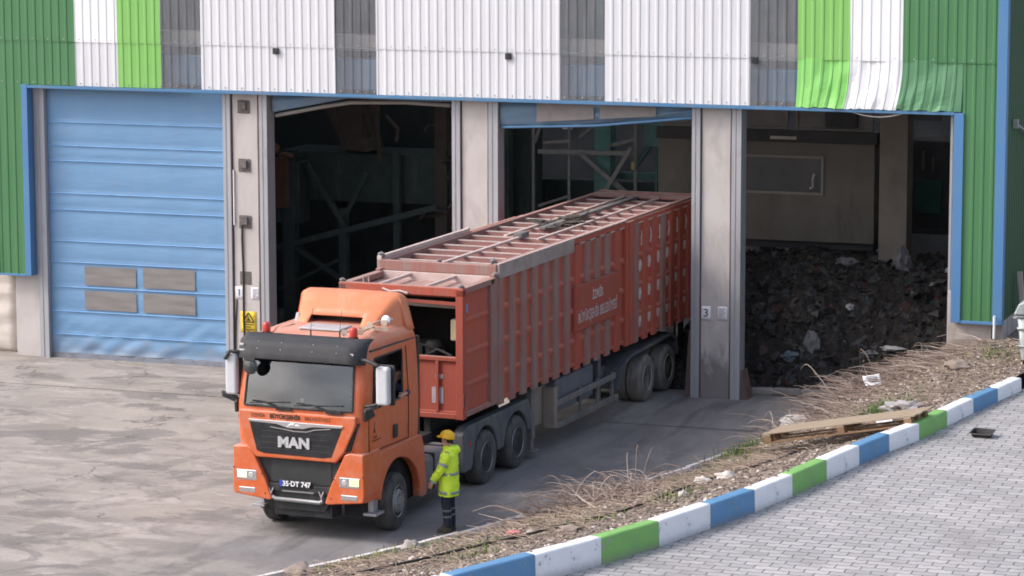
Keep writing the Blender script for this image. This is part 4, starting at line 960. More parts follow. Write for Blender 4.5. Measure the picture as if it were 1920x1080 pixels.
# air intakes and corner panels
for s in (1,-1):
    q = lambda v: s*V(v) if s > 0 else -V(v)
    b = MB(); b.prism([(s*V(.10),2.13),(s*V(.17),2.13),(s*V(.40),1.62),(s*V(.27),1.64)], 5.98, 6.07, 'x'); tb(b, 'air_intake', m_chdark, bevel=.01)
    b = MB(); poly = [(s*V(.36),1.58),(s*V(.27),1.615),(s*V(.01),1.60),(s*V(-.005),.88),(s*V(.02),.76),(s*V(.70),.685),(s*V(.745),.71),(s*V(.62),1.05)]
    b.prism(poly, 5.40, 6.10, 'x'); bc = tb(b, 'bumper_corner', m_orange, bevel=.06, bseg=4)
    b = MB(); b.box(6.085,6.107,*sorted((s*V(.07),s*V(.46))),1.01,1.19); hl = tb(b, 'headlight', m_chrome, bc, bevel=.02)
    b = MB(); M_ = Matrix.Translation((6.10,s*V(.36),1.10)) @ Matrix.Rotation(R(90),4,'Y'); b.lathe([(.0,.02),(.045,.018),(.06,.0)], 18, M_)
    tb(b, 'reflector', m_silver, bc)
    b = MB(); b.box(6.10,6.116,*sorted((s*V(.095),s*V(.27))),1.05,1.175); tb(b, 'lamp_lens', emit('headlamp_glow', (1.0,.76,.38), 1.05) if s > 0 else emit('headlamp_glow_b', (1.0,.82,.54), 1.05), bc, bevel=.02)
    b = MB(); b.box(6.085,6.106,*sorted((s*V(.12),s*V(.43))),.79,.885); tb(b, 'fog_light', m_chrome, bc, bevel=.015)
    b = MB()
    for v, z in ((.56,1.14),(.62,.80),(.02,1.22)): b.ico((6.10,s*V(v),z), .014, 1)
    tb(b, 'parking_sensor', m_chdark, bc)
# black bumper centre with step, towing bar and plate
b = MB(); b.prism([(V(.42),1.44),(V(2.08),1.44),(V(1.76),.62),(V(.74),.62)], 5.5, 6.0, 'x'); b.box(5.9,6.04,V(1.86),V(.66),.84,.93); b.box(5.98,6.05,V(1.86),V(1.62),.86,.98); b.box(5.98,6.05,V(.98),V(.66),.86,.98); b.box(5.5,5.9,V(1.8),V(.7),.40,.64)
for k in range(6): b.box(5.9,5.915,V(1.70-.17*k),V(1.60-.17*k),.48,.58)
b.prism([(V(.75),.62),(V(1.75),.62),(V(1.7),.52),(V(.8),.52)], 5.7, 5.98, 'x')
bm_ = tb(b, 'bumper', m_black, bevel=.015)
b = MB(); b.box(5.985,6.012,V(1.8),V(.65),1.0,1.40); b.box(6.012,6.022,V(1.58),V(.86),1.03,1.035); tb(b, 'lower_grille', mat('lower_grille', (.03,.032,.034), (.04,.042,.044), 5, rough=.6), bevel=.01)
b = MB(); b.tube([(6.05,V(1.76),.745),(6.06,V(1.70),.715),(6.06,V(.86),.70),(6.05,V(.80),.73)], .038, 8); b.box(5.98,6.045,V(1.58),V(.98),.845,.868); tb(b, 'tow_bar', mat('bar_dull', (.30,.30,.31), (.22,.22,.22), 6, rough=.45, metal=.4), smooth=60)
b = MB()
for v in (1.78,.82):
    b.tube([(6.06,V(v-.04),.90),(6.07,V(v),.80),(6.06,V(v),.70)], .014, 6); b.tube([(6.06,V(v+.05),.90),(6.07,V(v),.80)], .014, 6)
tb(b, 'tow_hook', m_galv, smooth=60)
b = MB(); b.box(6.045,6.062,V(1.63),V(1.03),.93,1.055); pt = tb(b, 'number_plate', mat('plate_black', (.02,.02,.022), rough=.4), bm_, bevel=.004)
b = MB(); b.box(6.062,6.0645,V(1.62),V(1.56),.935,1.05); tb(b, 'plate_band', mat('plate_blue', (.04,.07,.40), rough=.4), bm_)
text_mesh('plate_lettering', '35·DT 747', .125, m_whitepl, bm_, basis((6.0645-3,V(1.295),.99), (0,1,0), (0,0,1)), .002, bold=.004, sx=.98)
# side skirts with wheel arches, both sides
for s in (1,-1):
    arc = [(4.66+(.98 if math.cos(a) < 0 else .70)*math.cos(a), .50+.78*math.sin(a)) for a in [R(188-11*k) for k in range(17)]]
    poly = [(5.97,.74),(5.97,1.52),(3.60,1.52),(3.50,1.3),(3.37,.40),(3.52,.36)] + arc + [(5.45,.73)]
    b = MB(); b.prism(poly, *sorted((s*1.08,s*1.235)), 'y'); tb(b, 'wheel_arch', m_orange, bevel=.025)
    b = MB(); b.prism([(p[0],p[1]) for p in [(4.66+(1.02 if math.cos(a)<0 else .74)*math.cos(a), .5+.82*math.sin(a)) for a in [R(188-11*k) for k in range(19)]]] + [(5.3,1.45),(3.6,1.45)], *sorted((s*.55,s*1.075)), 'y'); tb(b, 'wheel_housing', m_chdark)
    b = MB(); b.box(5.1,5.5,*sorted((s*.95,s*1.2)),.40,.45); b.box(5.2,5.4,*sorted((s*1.0,s*1.1)),.45,.75); tb(b, 'step', m_galv, bevel=.01)
b = MB(); b.box(3.7,5.9,-1.0,1.0,1.15,1.5); tb(b, 'cab_floor', m_chdark)
# mirrors
for s in (1,-1):
    lo, hi = (1.44,1.68) if s > 0 else (-1.42,-1.20)
    zt = 3.13 if s > 0 else 3.20; zb = 2.47
    b = MB(); b.box(5.86,6.02,lo,hi,zb,zt); mr = tb(b, 'mirror_housing', mat('mirror_white', (.56,.57,.60), (.50,.51,.53), 3, rough=.4), bevel=.05, bseg=3)
    b = MB(); b.box(5.80,5.859,lo-.01,hi+.04,zb-.02,zt+.02); b.box(5.83,5.87,(hi if s>0 else lo-.06),(hi+.06 if s>0 else lo),zb,zt); tb(b, 'mirror_shell', m_black, mr, bevel=.02)
    b = MB(); b.tube([(5.95,s*1.16,3.22),(6.05,s*1.3,3.24),(6.04,s*(1.5 if s>0 else 1.40),3.16 if s>0 else 3.10)], .035, 8); tb(b, 'mirror_arm', m_black, mr, smooth=60); b = MB(); b.tube([(5.93,s*1.22,2.42),(5.98,s*1.4,2.46),(5.96,s*1.5,2.50)], .03, 8); tb(b, 'mirror_arm', m_black, mr, smooth=60)
b = MB(); M_ = Matrix.Translation((6.16,V(2.10),3.02)) @ Matrix.Rotation(R(90),4,'Y'); b.lathe([(0,.05),(.10,.03),(.14,0),(.12,-.03),(0,-.04)], 20, M_); b.tube([(6.12,V(2.10),3.16),(6.14,V(2.10),3.08)], .02, 6); b.box(6.1,6.2,V(2.2),V(2.0),3.13,3.18); tb(b, 'kerb_mirror', mat('mirror_black', (.06,.065,.065), rough=.25), smooth=50)
# wipers
b = MB(); b.tube([(6.12,V(1.5),2.30),(6.105,V(1.85),2.40),(6.10,V(2.1),2.42)], .014, 5); b.tube([(6.12,V(.55),2.30),(6.105,V(.95),2.40),(6.10,V(1.25),2.42)], .014, 5); b.box(6.06,6.12,V(1.65),V(1.35),2.28,2.34); b.box(6.06,6.12,V(.7),V(.4),2.28,2.34); b.tube([(6.10,V(2.15),2.38),(6.10,V(1.4),2.43)], .011, 5); b.tube([(6.10,V(1.3),2.38),(6.10,V(.4),2.43)], .011, 5); tb(b, 'wiper', m_chdark, smooth=60)
# roof: beacons, horns, aerials, hatch, ribs
for v, u in ((2.06,5.6),(.40,5.6)):
    b = MB(); b.lathe([(.085,0),(.085,.04),(.06,.05)], 16, Matrix.Translation((u,V(v),3.50))); bb_ = tb(b, 'beacon_base', m_chdark)
    b = MB(); b.lathe([(.07,.0),(.072,.12),(.062,.15),(.03,.165),(0,.167)], 18, Matrix.Translation((u,V(v),3.55))); tb(b, 'beacon', m_redlamp, bb_, smooth=50)
b = MB()
for v, u, z, L in ((.60,5.55,3.60,.5),(.33,5.45,3.62,.55),(.30,5.15,3.69,.5),(.10,5.0,3.72,.4)):
    b.tube([(u-L,V(v)-.02,z+.0),(u-.12,V(v),z),(u-.03,V(v),z),(u,V(v),z)], [.018,.02,.045,.06], 12)
b.box(4.86,4.90,V(.55),V(.05),3.56,3.62)
tb(b, 'air_horn', mat('horn_cream', (.62,.54,.44), (.55,.48,.4), 5, rough=.3, metal=.4), smooth=50)
b = MB(); b.lathe([(.0,.0),(.07,.0),(.085,.03),(.05,.05),(0,.055)], 16, Matrix.Translation((4.85,V(.12),3.74)) @ Matrix.Rotation(R(70),4,'Y')); tb(b, 'work_lamp', m_silver, smooth=50)
for v in (1.21,.66): b = MB(); b.tube([(5.6,V(v),3.5),(5.6,V(v),3.62)], .014, 6); b.tube([(5.6,V(v),3.62),(5.55,V(v)+.02,4.0)], .004, 5); tb(b, 'aerial', m_chdark)
b = MB(); b.box(4.75,5.25,V(1.62),V(.82),3.555,3.60); hatch = tb(b, 'roof_hatch', mat('hatch_grey', (.42,.43,.45), (.36,.365,.38), 4, rough=.35), bevel=.02)
b = MB(); b.tube([(4.7,V(2.13),3.55),(5.2,V(2.08),3.54),(5.45,V(2.03),3.50)], .022, 6); b.tube([(4.7,V(.40),3.55),(5.3,V(.48),3.53)], .02, 6); tb(b, 'roof_rail', m_orange, smooth=60)
# air deflector: hollow shell, sloping front, rounded shoulders, notch in its foot
b = MB(); rows = []; NA = 40
US = [(4.70,3.50,.775),(4.64,3.575,.785),(4.58,3.63,.79),(4.50,3.70,.80),(4.35,3.81,.85),(4.12,3.965,.925),(4.02,4.02,.955),(3.92,4.055,.98),(3.78,4.065,1.0),(3.70,4.04,1.015)]
for u, zt, hw_ in US:
    f = (4.70-u)/1.0; z0 = 3.42; hb_ = hw_+.06+.06*f; rad = .05+.13*f; row = []
    pts = [(-hb_, z0), (-hb_+.02*f, z0+(zt-z0)*.35)]
    pts = [(-hb_, z0)] + [(-hb_+(hb_-hw_)*q, z0+(zt-rad-z0)*q) for q in (.25,.5,.75)]
    pts += [(-hw_+rad-rad*math.cos(R(18*q)), zt-rad+rad*math.sin(R(18*q))) for q in range(6)]
    half = pts
    mid = [(-hw_+rad+(hw_-rad)*q/10, zt+.012*(q/10)*(2-q/10)) for q in range(1,11)]
    full = half+mid; full = full + [(-a, z) for a, z in full[:-1]][::-1]
    rows.append([(u-(.10*abs(a/hw_)**4 if u > 4 else 0), a+.015, z) for a, z in full])
NQ = len(rows[0]); b.loft(rows, False, False, closed=False, skip=lambda i, j: i < 3 and 12 <= j <= NQ-14)
fa = tb(b, 'air_deflector', m_fairing, smooth=40, solid=.02, recalc=False)
b = MB(); b.box(3.80,4.2,-.75,.80,3.5,3.72); tb(b, 'deflector_frame', m_chdark)
b = MB(); b.bar((4.60,V(2.0),3.50),(4.42,V(2.03),3.70),.05,.03); tb(b, 'deflector_stay', m_galv)
# chassis, tank, steps, mudguards
b = MB(); b.box(-1.9,5.6,.35,.45,.75,1.05); b.box(-1.9,5.6,-.45,-.35,.75,1.05)
for u in (-1.7,-.2,1.3,2.6,3.8): b.box(u,u+.15,-.35,.35,.8,1.0)
b.box(-.9,.6,-.5,.5,1.05,1.25); b.box(4.4,4.9,-1.0,1.0,.42,.6); b.box(1.7,3.4,-.6,.6,.9,1.15); tb(b, 'chassis', m_chdark)
for s in (1,-1):
    b = MB(); b.box(1.85,3.30,*sorted((s*.62,s*1.17)),.40,1.02); tk = tb(b, 'fuel_tank', m_dustgrey if s > 0 else m_chassis, bevel=.10, bseg=4)
    b = MB(); b.box(2.2,2.26,*sorted((s*.6,s*1.185)),.38,1.04); b.box(2.9,2.96,*sorted((s*.6,s*1.185)),.38,1.04); tb(b, 'tank_strap', m_chdark, tk, bevel=.01)
    b = MB(); b.box(3.34,3.5,*sorted((s*.75,s*1.16)),.52,.56); b.box(3.34,3.5,*sorted((s*.75,s*1.16)),.84,.88); b.box(3.1,3.55,*sorted((s*.5,s*1.1)),1.10,1.14); b.tube([(3.42,s*1.1,1.2),(3.42,s*1.12,1.0)], .02, 6); tb(b, 'side_step', m_galv, bevel=.008)
    def arcp(c, r_, a0, a1, n=12): return [(c+r_*math.cos(R(a0+(a1-a0)*k/n)), .5+r_*math.sin(R(a0+(a1-a0)*k/n))) for k in range(n+1)]
    poly = [(1.60,.40),(1.62,1.12),(1.40,1.24),(-1.62,1.24),(-1.78,1.0),(-1.80,.62)] + arcp(-.98,.60,168,12)[0:] + [(-.36,.52),(-.06,.52)] + arcp(.56,.60,168,0) + [(1.22,.40)]
    b = MB(); b.prism(poly, *sorted((s*.98,s*1.20)), 'y'); tb(b, 'mudguard', m_chassis, bevel=.03)
    b = MB(); b.box(1.28,1.34,*sorted((s*1.2,s*1.212)),.86,.95); tb(b, 'side_reflector', m_redlamp)
# wheels
def wheel_meshes(front=False, dual=False, dusty=False):
    R0 = .51; tw_ = .15
    prof = [(.29,-tw_),(.36,-tw_-.012),(.45,-tw_-.01),(.49,-tw_+.02)]
    n_ = 5
    for k in range(n_):
        y0 = -tw_+.03+ (2*tw_-.06)*k/n_; y1 = -tw_+.03+(2*tw_-.06)*(k+1)/n_
        prof += [(R0,y0+.004),(R0,y1-.014),(R0-.016,y1-.012),(R0-.016,y1)]
    prof += [(.49,tw_-.02),(.475,tw_-.004),(.45,tw_+.01),(.36,tw_+.012),(.29,tw_)]
    t = MB(); RX = Matrix.Rotation(R(-90),4,'X')
    t.lathe(prof, 44, RX, close=False)
    if dual: t.lathe([(p[0], p[1]-.34) for p in prof], 44, RX)
    me_t = t
    r_ = MB()
    if front: rp = [(.292,.15),(.285,.165),(.27,.15),(.262,.10),(.24,.105),(.205,.165),(.17,.185),(.135,.19),(.125,.16),(.12,.21),(.09,.225),(0,.23)]
    else: rp = [(.292,.15),(.285,.165),(.275,.15),(.262,.02),(.235,-.03),(.18,-.045),(.15,-.04),(.135,.02),(.12,.075),(.08,.09),(0,.092)]
    r_.lathe(rp, 36, RX)
    for k in range(10):
        a = k*R(36); rr, hh = (.155,.187) if front else (.165,-.045)
        r_.lathe([(.016,0),(.016,.03),(.01,.035)], 6, RX @ Matrix.Translation((rr*math.cos(a),rr*math.sin(a),hh)))
    h = MB()
    for k in range(10):
        a = k*R(36)+R(18); rr, hh = (.232,.113) if front else (.215,-.035)
        h.lathe([(.0,.006),(.024,.006),(.026,-.002)], 10, RX @ Matrix.Translation((rr*math.cos(a),rr*math.sin(a),hh)) @ Matrix.Rotation(R(22) if front else 0,4,'Y'))
    return t, r_, h
def make_wheel(parent, u, s, r_mat, t_mat, front=False, dual=False, steer=0, x0=3, z=.51):
    t, rm, h = wheel_meshes(front, dual)
    o = t.build('wheel', t_mat, parent, smooth=40); rr = rm.build('rim', r_mat, o, smooth=35); hh = h.build('rim_hole', m_chdark, o)
    o.location = (u-x0, s*(1.085 if not dual else 1.07), z); o.rotation_euler = (0, 0, (0 if s > 0 else math.pi)+steer)
    return o
make_wheel(truck, 4.66, 1, m_rim, m_rubber, True, False, R(5)); make_wheel(truck, 4.66, -1, m_rim, m_rubber, True, False, R(5))
for s in (1,-1):
    for u in (.56,-.98): make_wheel(truck, u, s, m_darkrim, m_rubber, False, True)
# ------------------------------------------------------------------ the waste semi-trailer
trailer = thing('semi_trailer', 'dusty red ribbed waste semi-trailer with an open front compartment, half inside the third bay', 'trailer', frame_pt(-6), RZ)
def rb(mb, name, m_, parent=None, **kw):
    mb.v = [(x+6, y, z) for x, y, z in mb.v]; return mb.build(name, m_, parent or trailer, **kw)
b = MB()
for s in (1,-1): b.box(-12,0,*sorted((s*1.15,s*1.19)),1.5,4.0)
b.box(-12.05,-11.98,-1.19,1.19,1.5,4.0); b.box(-.03,.0,-1.15,1.15,1.5,3.98); b.box(-12,0,-1.15,1.15,1.5,1.56)
body = rb(b, 'container', m_red)
def rib(u, wd, z0, z1, m_, s=1, d=.06, foot=True):
    b = MB(); y0 = s*1.19; y1 = s*(1.19+d)
    P = [(u-wd/2, y0),(u-wd/2+.03, y1),(u+wd/2-.03, y1),(u+wd/2, y0)]
    if s < 0: P = P[::-1]
    b.prism(P, z0, z1, 'z')
    return b
for s in (1,-1):
    k = 0; u = -.12
    while u > -12:
        sec = 1 if u > -3.9 else (2 if u > -6.9 else 3)
        wd = .30
        if -7.45 < u < -6.9: u -= .578; continue
        m_ = m_reddust if sec in (1,) else (m_reddust if rnd.random() < .5 else m_red)
        if sec == 1: b = rib(u, wd, 1.40, 3.80, m_, s)
        elif sec == 2: b = rib(u, wd, 3.10, 3.93, m_, s); rb(rib(u, wd, 1.40, 2.16, m_, s), 'rib', m_, bevel=.008)
        else: b = rib(u, wd, 1.40, 3.95, m_, s)
        rb(b, 'rib', m_, bevel=.008); u -= .578
    # bracket caps and welded stiffeners in the recesses
    u = -.41; st_p = cap_p = None
    while u > -11.8 and s > 0:
        if not (-7.5 < u < -6.85):
            for z in (3.25,2.62,2.0):
                if -6.6 < u < -3.9 and 2.1 < z < 3.2: continue
                M_ = Matrix.Translation((u+6, 1.19, z))
                if st_p is None:
                    b = MB(); b.prism([(0,.05),(.045,0),(.045,-.06),(0,-.06)], -.13, .13, 'x'); st_p = b.build('stiffener', m_red, trailer); st_p.matrix_local = M_
                else: copy_part(st_p, trailer, M_)
            if u < -3.9:
                M_ = Matrix.Translation((u+6, 1.19, 3.94))
                if cap_p is None:
                    b = MB(); b.prism([(0,.06),(.06,-.01),(0,-.06)], -.13, .13, 'x'); cap_p = b.build('bracket_cap', m_pale, trailer); cap_p.matrix_local = M_
                else: copy_part(cap_p, trailer, M_)
        u -= .578
    b = MB(); b.box(-3.92,-.0,*sorted((s*1.19,s*1.262)),3.80,4.06); rb(b, 'top_band', m_dustband, bevel=.012)
    b = MB(); b.box(-7.42,-6.92,*sorted((s*1.19,s*1.27)),1.42,4.03); b.box(-7.2,-7.1,*sorted((s*1.27,s*1.29)),1.45,4.0); rb(b, 'joint_post', m_red, bevel=.012)
    b = MB(); b.box(-12,-7.42,*sorted((s*1.19,s*1.24)),3.93,4.03); b.box(-12,0,*sorted((s*1.15,s*1.22)),1.47,1.54); b.box(-6.92,-3.92,*sorted((s*1.16,s*1.25)),3.95,4.05); rb(b, 'side_rail', m_red, bevel=.01)
# banner panel
b = MB(); b.box(-6.52,-3.96,1.19,1.268,2.17,3.09); sp_ = rb(b, 'name_panel', m_redclean, bevel=.012)
m_letter = mat('letter_grey', (.48,.43,.43), (.36,.31,.31), 14, .4, .65, rough=.8)
text_mesh('panel_lettering', 'İZMİR', .25, m_letter, sp_, basis((-5.24+6,1.2695,2.79), (-1,0,0), (0,0,1)), .002, bold=.006, sx=.86)
text_mesh('panel_lettering', 'BÜYÜKŞEHİR BELEDİYESİ', .285, m_letter, sp_, basis((-5.25+6,1.2695,2.42), (-1,0,0), (0,0,1)), .002, bold=.004, sx=.68)
# white half-moon reflectors on the rear ribs
m_refl = mat('reflector_white', (.58,.51,.49), (.42,.33,.31), 9, rough=.5)
proto = None
for c, u in enumerate((-7.96,-8.54,-9.12,-9.70,-10.27,-10.85)):
    for r_, z in enumerate((3.0,2.40,1.82)):
        M_ = Matrix.Translation((u+6, 1.20, z+(.02*c)))
        if proto is None:
            b = MB(); b.prism([(.09*math.cos(R(18*q)), .135*math.sin(R(18*q))) for q in range(20)], -.004, .008, 'y'); proto = b.build('reflector', m_refl, trailer); proto.matrix_local = M_
        else: copy_part(proto, trailer, M_)
    b = MB(); q = .09*(1 if c % 2 else -1); u -= .03; b.tube([(u-.02,1.205,3.74),(u-.05,1.206,3.66),(u-.05-q*.3,1.206,3.58),(u-.05,1.206,3.50),(u-.02,1.205,3.42)], .016, 5); rb(b, 'paint_mark', m_refl)
# roof: sunken plates, cross-bars, long rails
b = MB(); b.box(-11.9,-.05,-1.12,1.12,3.60,3.64); rb(b, 'roof_plate', mat('grimy_roof', (.12,.06,.05), (.085,.055,.048), 3, rough=.95))
b = MB()
u = -.62
while u > -11.7:
    b.cur = 0; b.box(u-.025,u+.025,-1.13,1.13,3.72,3.972); b.cur = 1; b.box(u-.045,u+.03,-1.13,1.13,3.973,3.992); u -= .73
rb(b, 'roof_crossbar', [mat('crossbar_pink', (.34,.165,.145), (.29,.155,.14), 3, rough=.8), m_pale])
b = MB(); b.box(-11.95,.02,1.10,1.20,3.92,4.075); b.box(-4.6,.02,1.02,1.06,3.98,4.06); b.box(-11.95,.02,-1.2,-1.10,3.92,4.04); b.box(-.08,.03,-1.2,1.2,3.86,4.05); b.box(-12.06,-11.9,-1.2,1.2,3.8,4.06); b.box(-11.9,-11.3,-1.18,1.18,3.98,4.03); rb(b, 'roof_rail', m_pale if False else m_reddust, bevel=.012)
b = MB(); b.box(-4.3,.0,-1.26,-1.17,4.04,4.12); b.box(-4.35,-4.28,-1.26,-1.17,3.8,4.14); b.box(-7.0,-.0,1.205,1.262,4.062,4.09); b.box(-4.1,-.1,-.06,.02,3.985,4.03); b.box(-11.8,-4.3,-.42,-.34,3.99,4.03); b.box(-11.5,-4.0,.40,.47,3.99,4.03); rb(b, 'cover_track', m_pale, bevel=.008)
for q in ((-.08,-1.2,4.12,.07),(-.15,1.08,4.10,.07),(-.12,-.02,4.06,.05)): b = MB(); b.ico(q[:3], q[3], 1, .3); rb(b, 'cover_latch', m_dustgrey)
b = MB(); b.box(-4.5,-4.1,-.12,.06,3.99,4.10); rb(b, 'cover_bracket', m_dustgrey, bevel=.01)
b = MB(); b.box(-11.2,-5.5,-.12,.02,4.0,4.06); rb(b, 'cover_roll', m_dustgrey, bevel=.01)
# dirty netting heaped on the roof
b = MB()
for k in range(34):
    u = -6.6+rnd.gauss(0,.5); w_ = .05+rnd.gauss(0,.26); w_ = max(-.9,min(.95,w_))
    b.ico((u,w_,4.02+rnd.uniform(-.02,.05)), rnd.uniform(.05,.13), 1, .5, (1.8,1.2,.3), k)
for k in range(10):
    u = -6.5+rnd.gauss(0,.6); w_ = rnd.gauss(.05,.4)
    b.tube([(u,w_,4.05),(u+rnd.uniform(-.5,.5),w_+rnd.uniform(-.3,.3),4.12),(u+rnd.uniform(-.9,.9),w_+rnd.uniform(-.5,.5),4.04)], .010, 5)
b.v = [(x+6.6, y-.05, z-4.0) for x, y, z in b.v]
nt = b.build('debris_net', mat('dirty_net', (.06,.05,.043), (.095,.08,.068), 8, rough=.95), None); nt.location = frame_pt(-6.6,.05,4.0); nt.rotation_euler = (0,0,RZ); tag(nt, 'dark dirty netting and debris heaped on the trailer roof', 'netting')
# front compartment
m_palerim = mat('pale_dusty_rim', (.30,.28,.265), (.22,.205,.195), 5, rough=.8, dirt=(.34,.31,.28), dscale=5)
b = MB(); b.box(.02,1.72,1.12,1.17,1.5,3.72); b.box(.02,1.72,-1.17,-1.12,1.5,3.72); b.box(.02,1.72,-1.12,1.12,1.5,1.56); b.box(.02,1.6,-1.12,1.12,3.66,3.69)
comp = rb(b, 'front_compartment', m_red)
m_darklining = mat('dark_lining', (.02,.018,.017), (.03,.026,.024), 3, rough=.9)
b = MB(); b.box(.02,.06,-1.1,1.1,1.57,3.6); b.box(.06,1.55,1.08,1.115,1.57,3.6); b.box(.06,1.55,-1.115,-1.08,1.57,3.6); b.box(.06,1.55,-1.08,1.08,1.57,1.6); b.box(.06,1.5,-1.08,1.08,3.62,3.65); rb(b, 'dark_lining', m_darklining)  # dark liner boxes added so the open compartment looks dark inside
for s in (1,-1):
    b = MB(); b.box(1.58,1.74,*sorted((s*1.10,s*1.25)),1.42,3.83); rb(b, 'corner_post', m_redclean if s > 0 else m_reddust, bevel=.012)
    b = MB(); b.box(.16,.36,*sorted((s*1.10,s*1.24)),1.44,3.84); b.box(.0,.161,*sorted((s*1.12,s*1.22)),1.44,3.9); rb(b, 'rear_post', m_reddust, bevel=.012)
    b = MB()
    for z in (3.22,2.62,2.02):
        b.prism([(1.165,z+.07),(1.20,z+.01),(1.20,z-.03),(1.165,z-.04)] if s > 0 else [(-1.165,z-.04),(-1.20,z-.03),(-1.20,z+.01),(-1.165,z+.07)], .38, 1.56, 'x')
    rb(b, 'panel_fold', m_red)
    b = MB(); b.box(.1,1.72,*sorted((s*1.08,s*1.24)),3.74,3.85); rb(b, 'compartment_rail', m_reddust, bevel=.012); b = MB(); b.box(.37,1.57,*sorted((s*1.12,s*1.23)),1.44,1.53); rb(b, 'compartment_rail', m_reddust, bevel=.012)
b = MB(); b.box(1.60,1.74,-1.25,1.25,3.70,3.86); rb(b, 'lintel', m_red, bevel=.012)
b = MB(); b.box(.04,.10,-1.2,1.2,3.70,3.86); b.box(.1,1.6,.36,.42,3.78,3.84); b.box(.1,1.6,-.56,-.50,3.78,3.84); rb(b, 'tray_bar', m_pale, bevel=.008)
b = MB(); b.box(.1,1.6,-1.08,1.08,3.695,3.71); rb(b, 'roof_tray', mat('tray_dust', (.38,.25,.22), (.31,.19,.165), 3, rough=.9))
b = MB(); b.box(1.62,1.68,-1.1,1.1,1.48,2.5); lp = rb(b, 'front_panel', m_redclean); m_dullp = mat('dull_sheet', (.40,.375,.41), (.33,.30,.33), 9, rough=.8)
b = MB(); b.box(1.60,1.73,-1.1,1.1,2.50,2.57); b.box(1.66,1.74,-1.1,1.1,1.43,1.52)
for w_ in (.18,.25,.72): b.box(1.68,1.73,w_-.03,w_+.03,1.52,2.5)
for w_ in (-.3,-.9): b.box(1.68,1.73,w_-.03,w_+.03,1.52,2.5)
rb(b, 'panel_frame', m_redclean, lp, bevel=.008)
b = MB(); b.box(1.682,1.69,V(.58),V(.43),2.16,2.24); rb(b, 'label_sheet', m_dullp, lp); b = MB(); b.box(1.682,1.69,V(.65),V(.42),1.70,2.0); rb(b, 'label_sheet', m_dullp, lp)
b = MB(); b.box(1.68,1.735,V(.02),V(.0),1.65,1.9); b.box(1.5,1.56,1.172,1.19,1.62,1.98); rb(b, 'hinge_plate', m_pale)
b = MB(); b.box(1.05,1.5,V(.36),V(.10),2.84,3.24); rb(b, 'generator_box', m_cream, bevel=.03)
b = MB(); b.box(.4,1.4,-.9,.6,1.6,2.35); b.lathe([(.18,0),(.2,.3),(.12,.4)], 16, Matrix.Translation((1.0,.35,2.35))); b.box(.6,1.2,-.4,.2,2.35,2.7); b.tube([(1.3,.3,2.5),(1.4,.6,2.65),(1.45,.9,2.55)], .03, 6); b.tube([(1.3,-.2,2.5),(1.45,.2,2.75),(1.3,.7,2.6)], .025, 6); rb(b, 'power_pack', m_chdark, bevel=.03)
b = MB(); b.tube([(1.7,V(2.05),3.7),(1.72,V(2.05),3.2),(1.7,V(2.05),2.6)], .025, 6); b.bar((1.66,-1.08,3.6),(1.66,1.08,3.56),.05,.06); rb(b, 'orange_pipe', m_redclean, smooth=50)
b = MB(); b.tube([(1.55,-.9,3.62),(1.55,.2,3.52),(1.5,1.05,3.5)], .06, 8); rb(b, 'rolled_curtain', mat('roll_grey', (.33,.31,.29), rough=.8), smooth=50)
b = MB(); b.tube([(1.75,.15,3.72),(1.77,.0,3.76),(1.77,-.2,3.74),(1.76,-.35,3.79)], .025, 6); b.tube([(1.5,-.85,3.84),(1.52,-.85,3.97),(1.5,-.75,3.97),(1.48,-.75,3.84)], .016, 6); rb(b, 'handle', m_pale, smooth=60)
b = MB(); b.box(1.33,1.52,1.172,1.178,3.36,3.52); rb(b, 'blue_label', mat('label_blue', (.16,.20,.40), (.2,.2,.33), 9, rough=.6))
b = MB()
for (u, w_, z) in ((1.68,1.2,3.84),(1.66,-1.2,3.84),(.1,1.22,3.86)): b.ico((u,w_,z+.03), .06, 1, .3)
rb(b, 'corner_bracket', m_dustgrey)
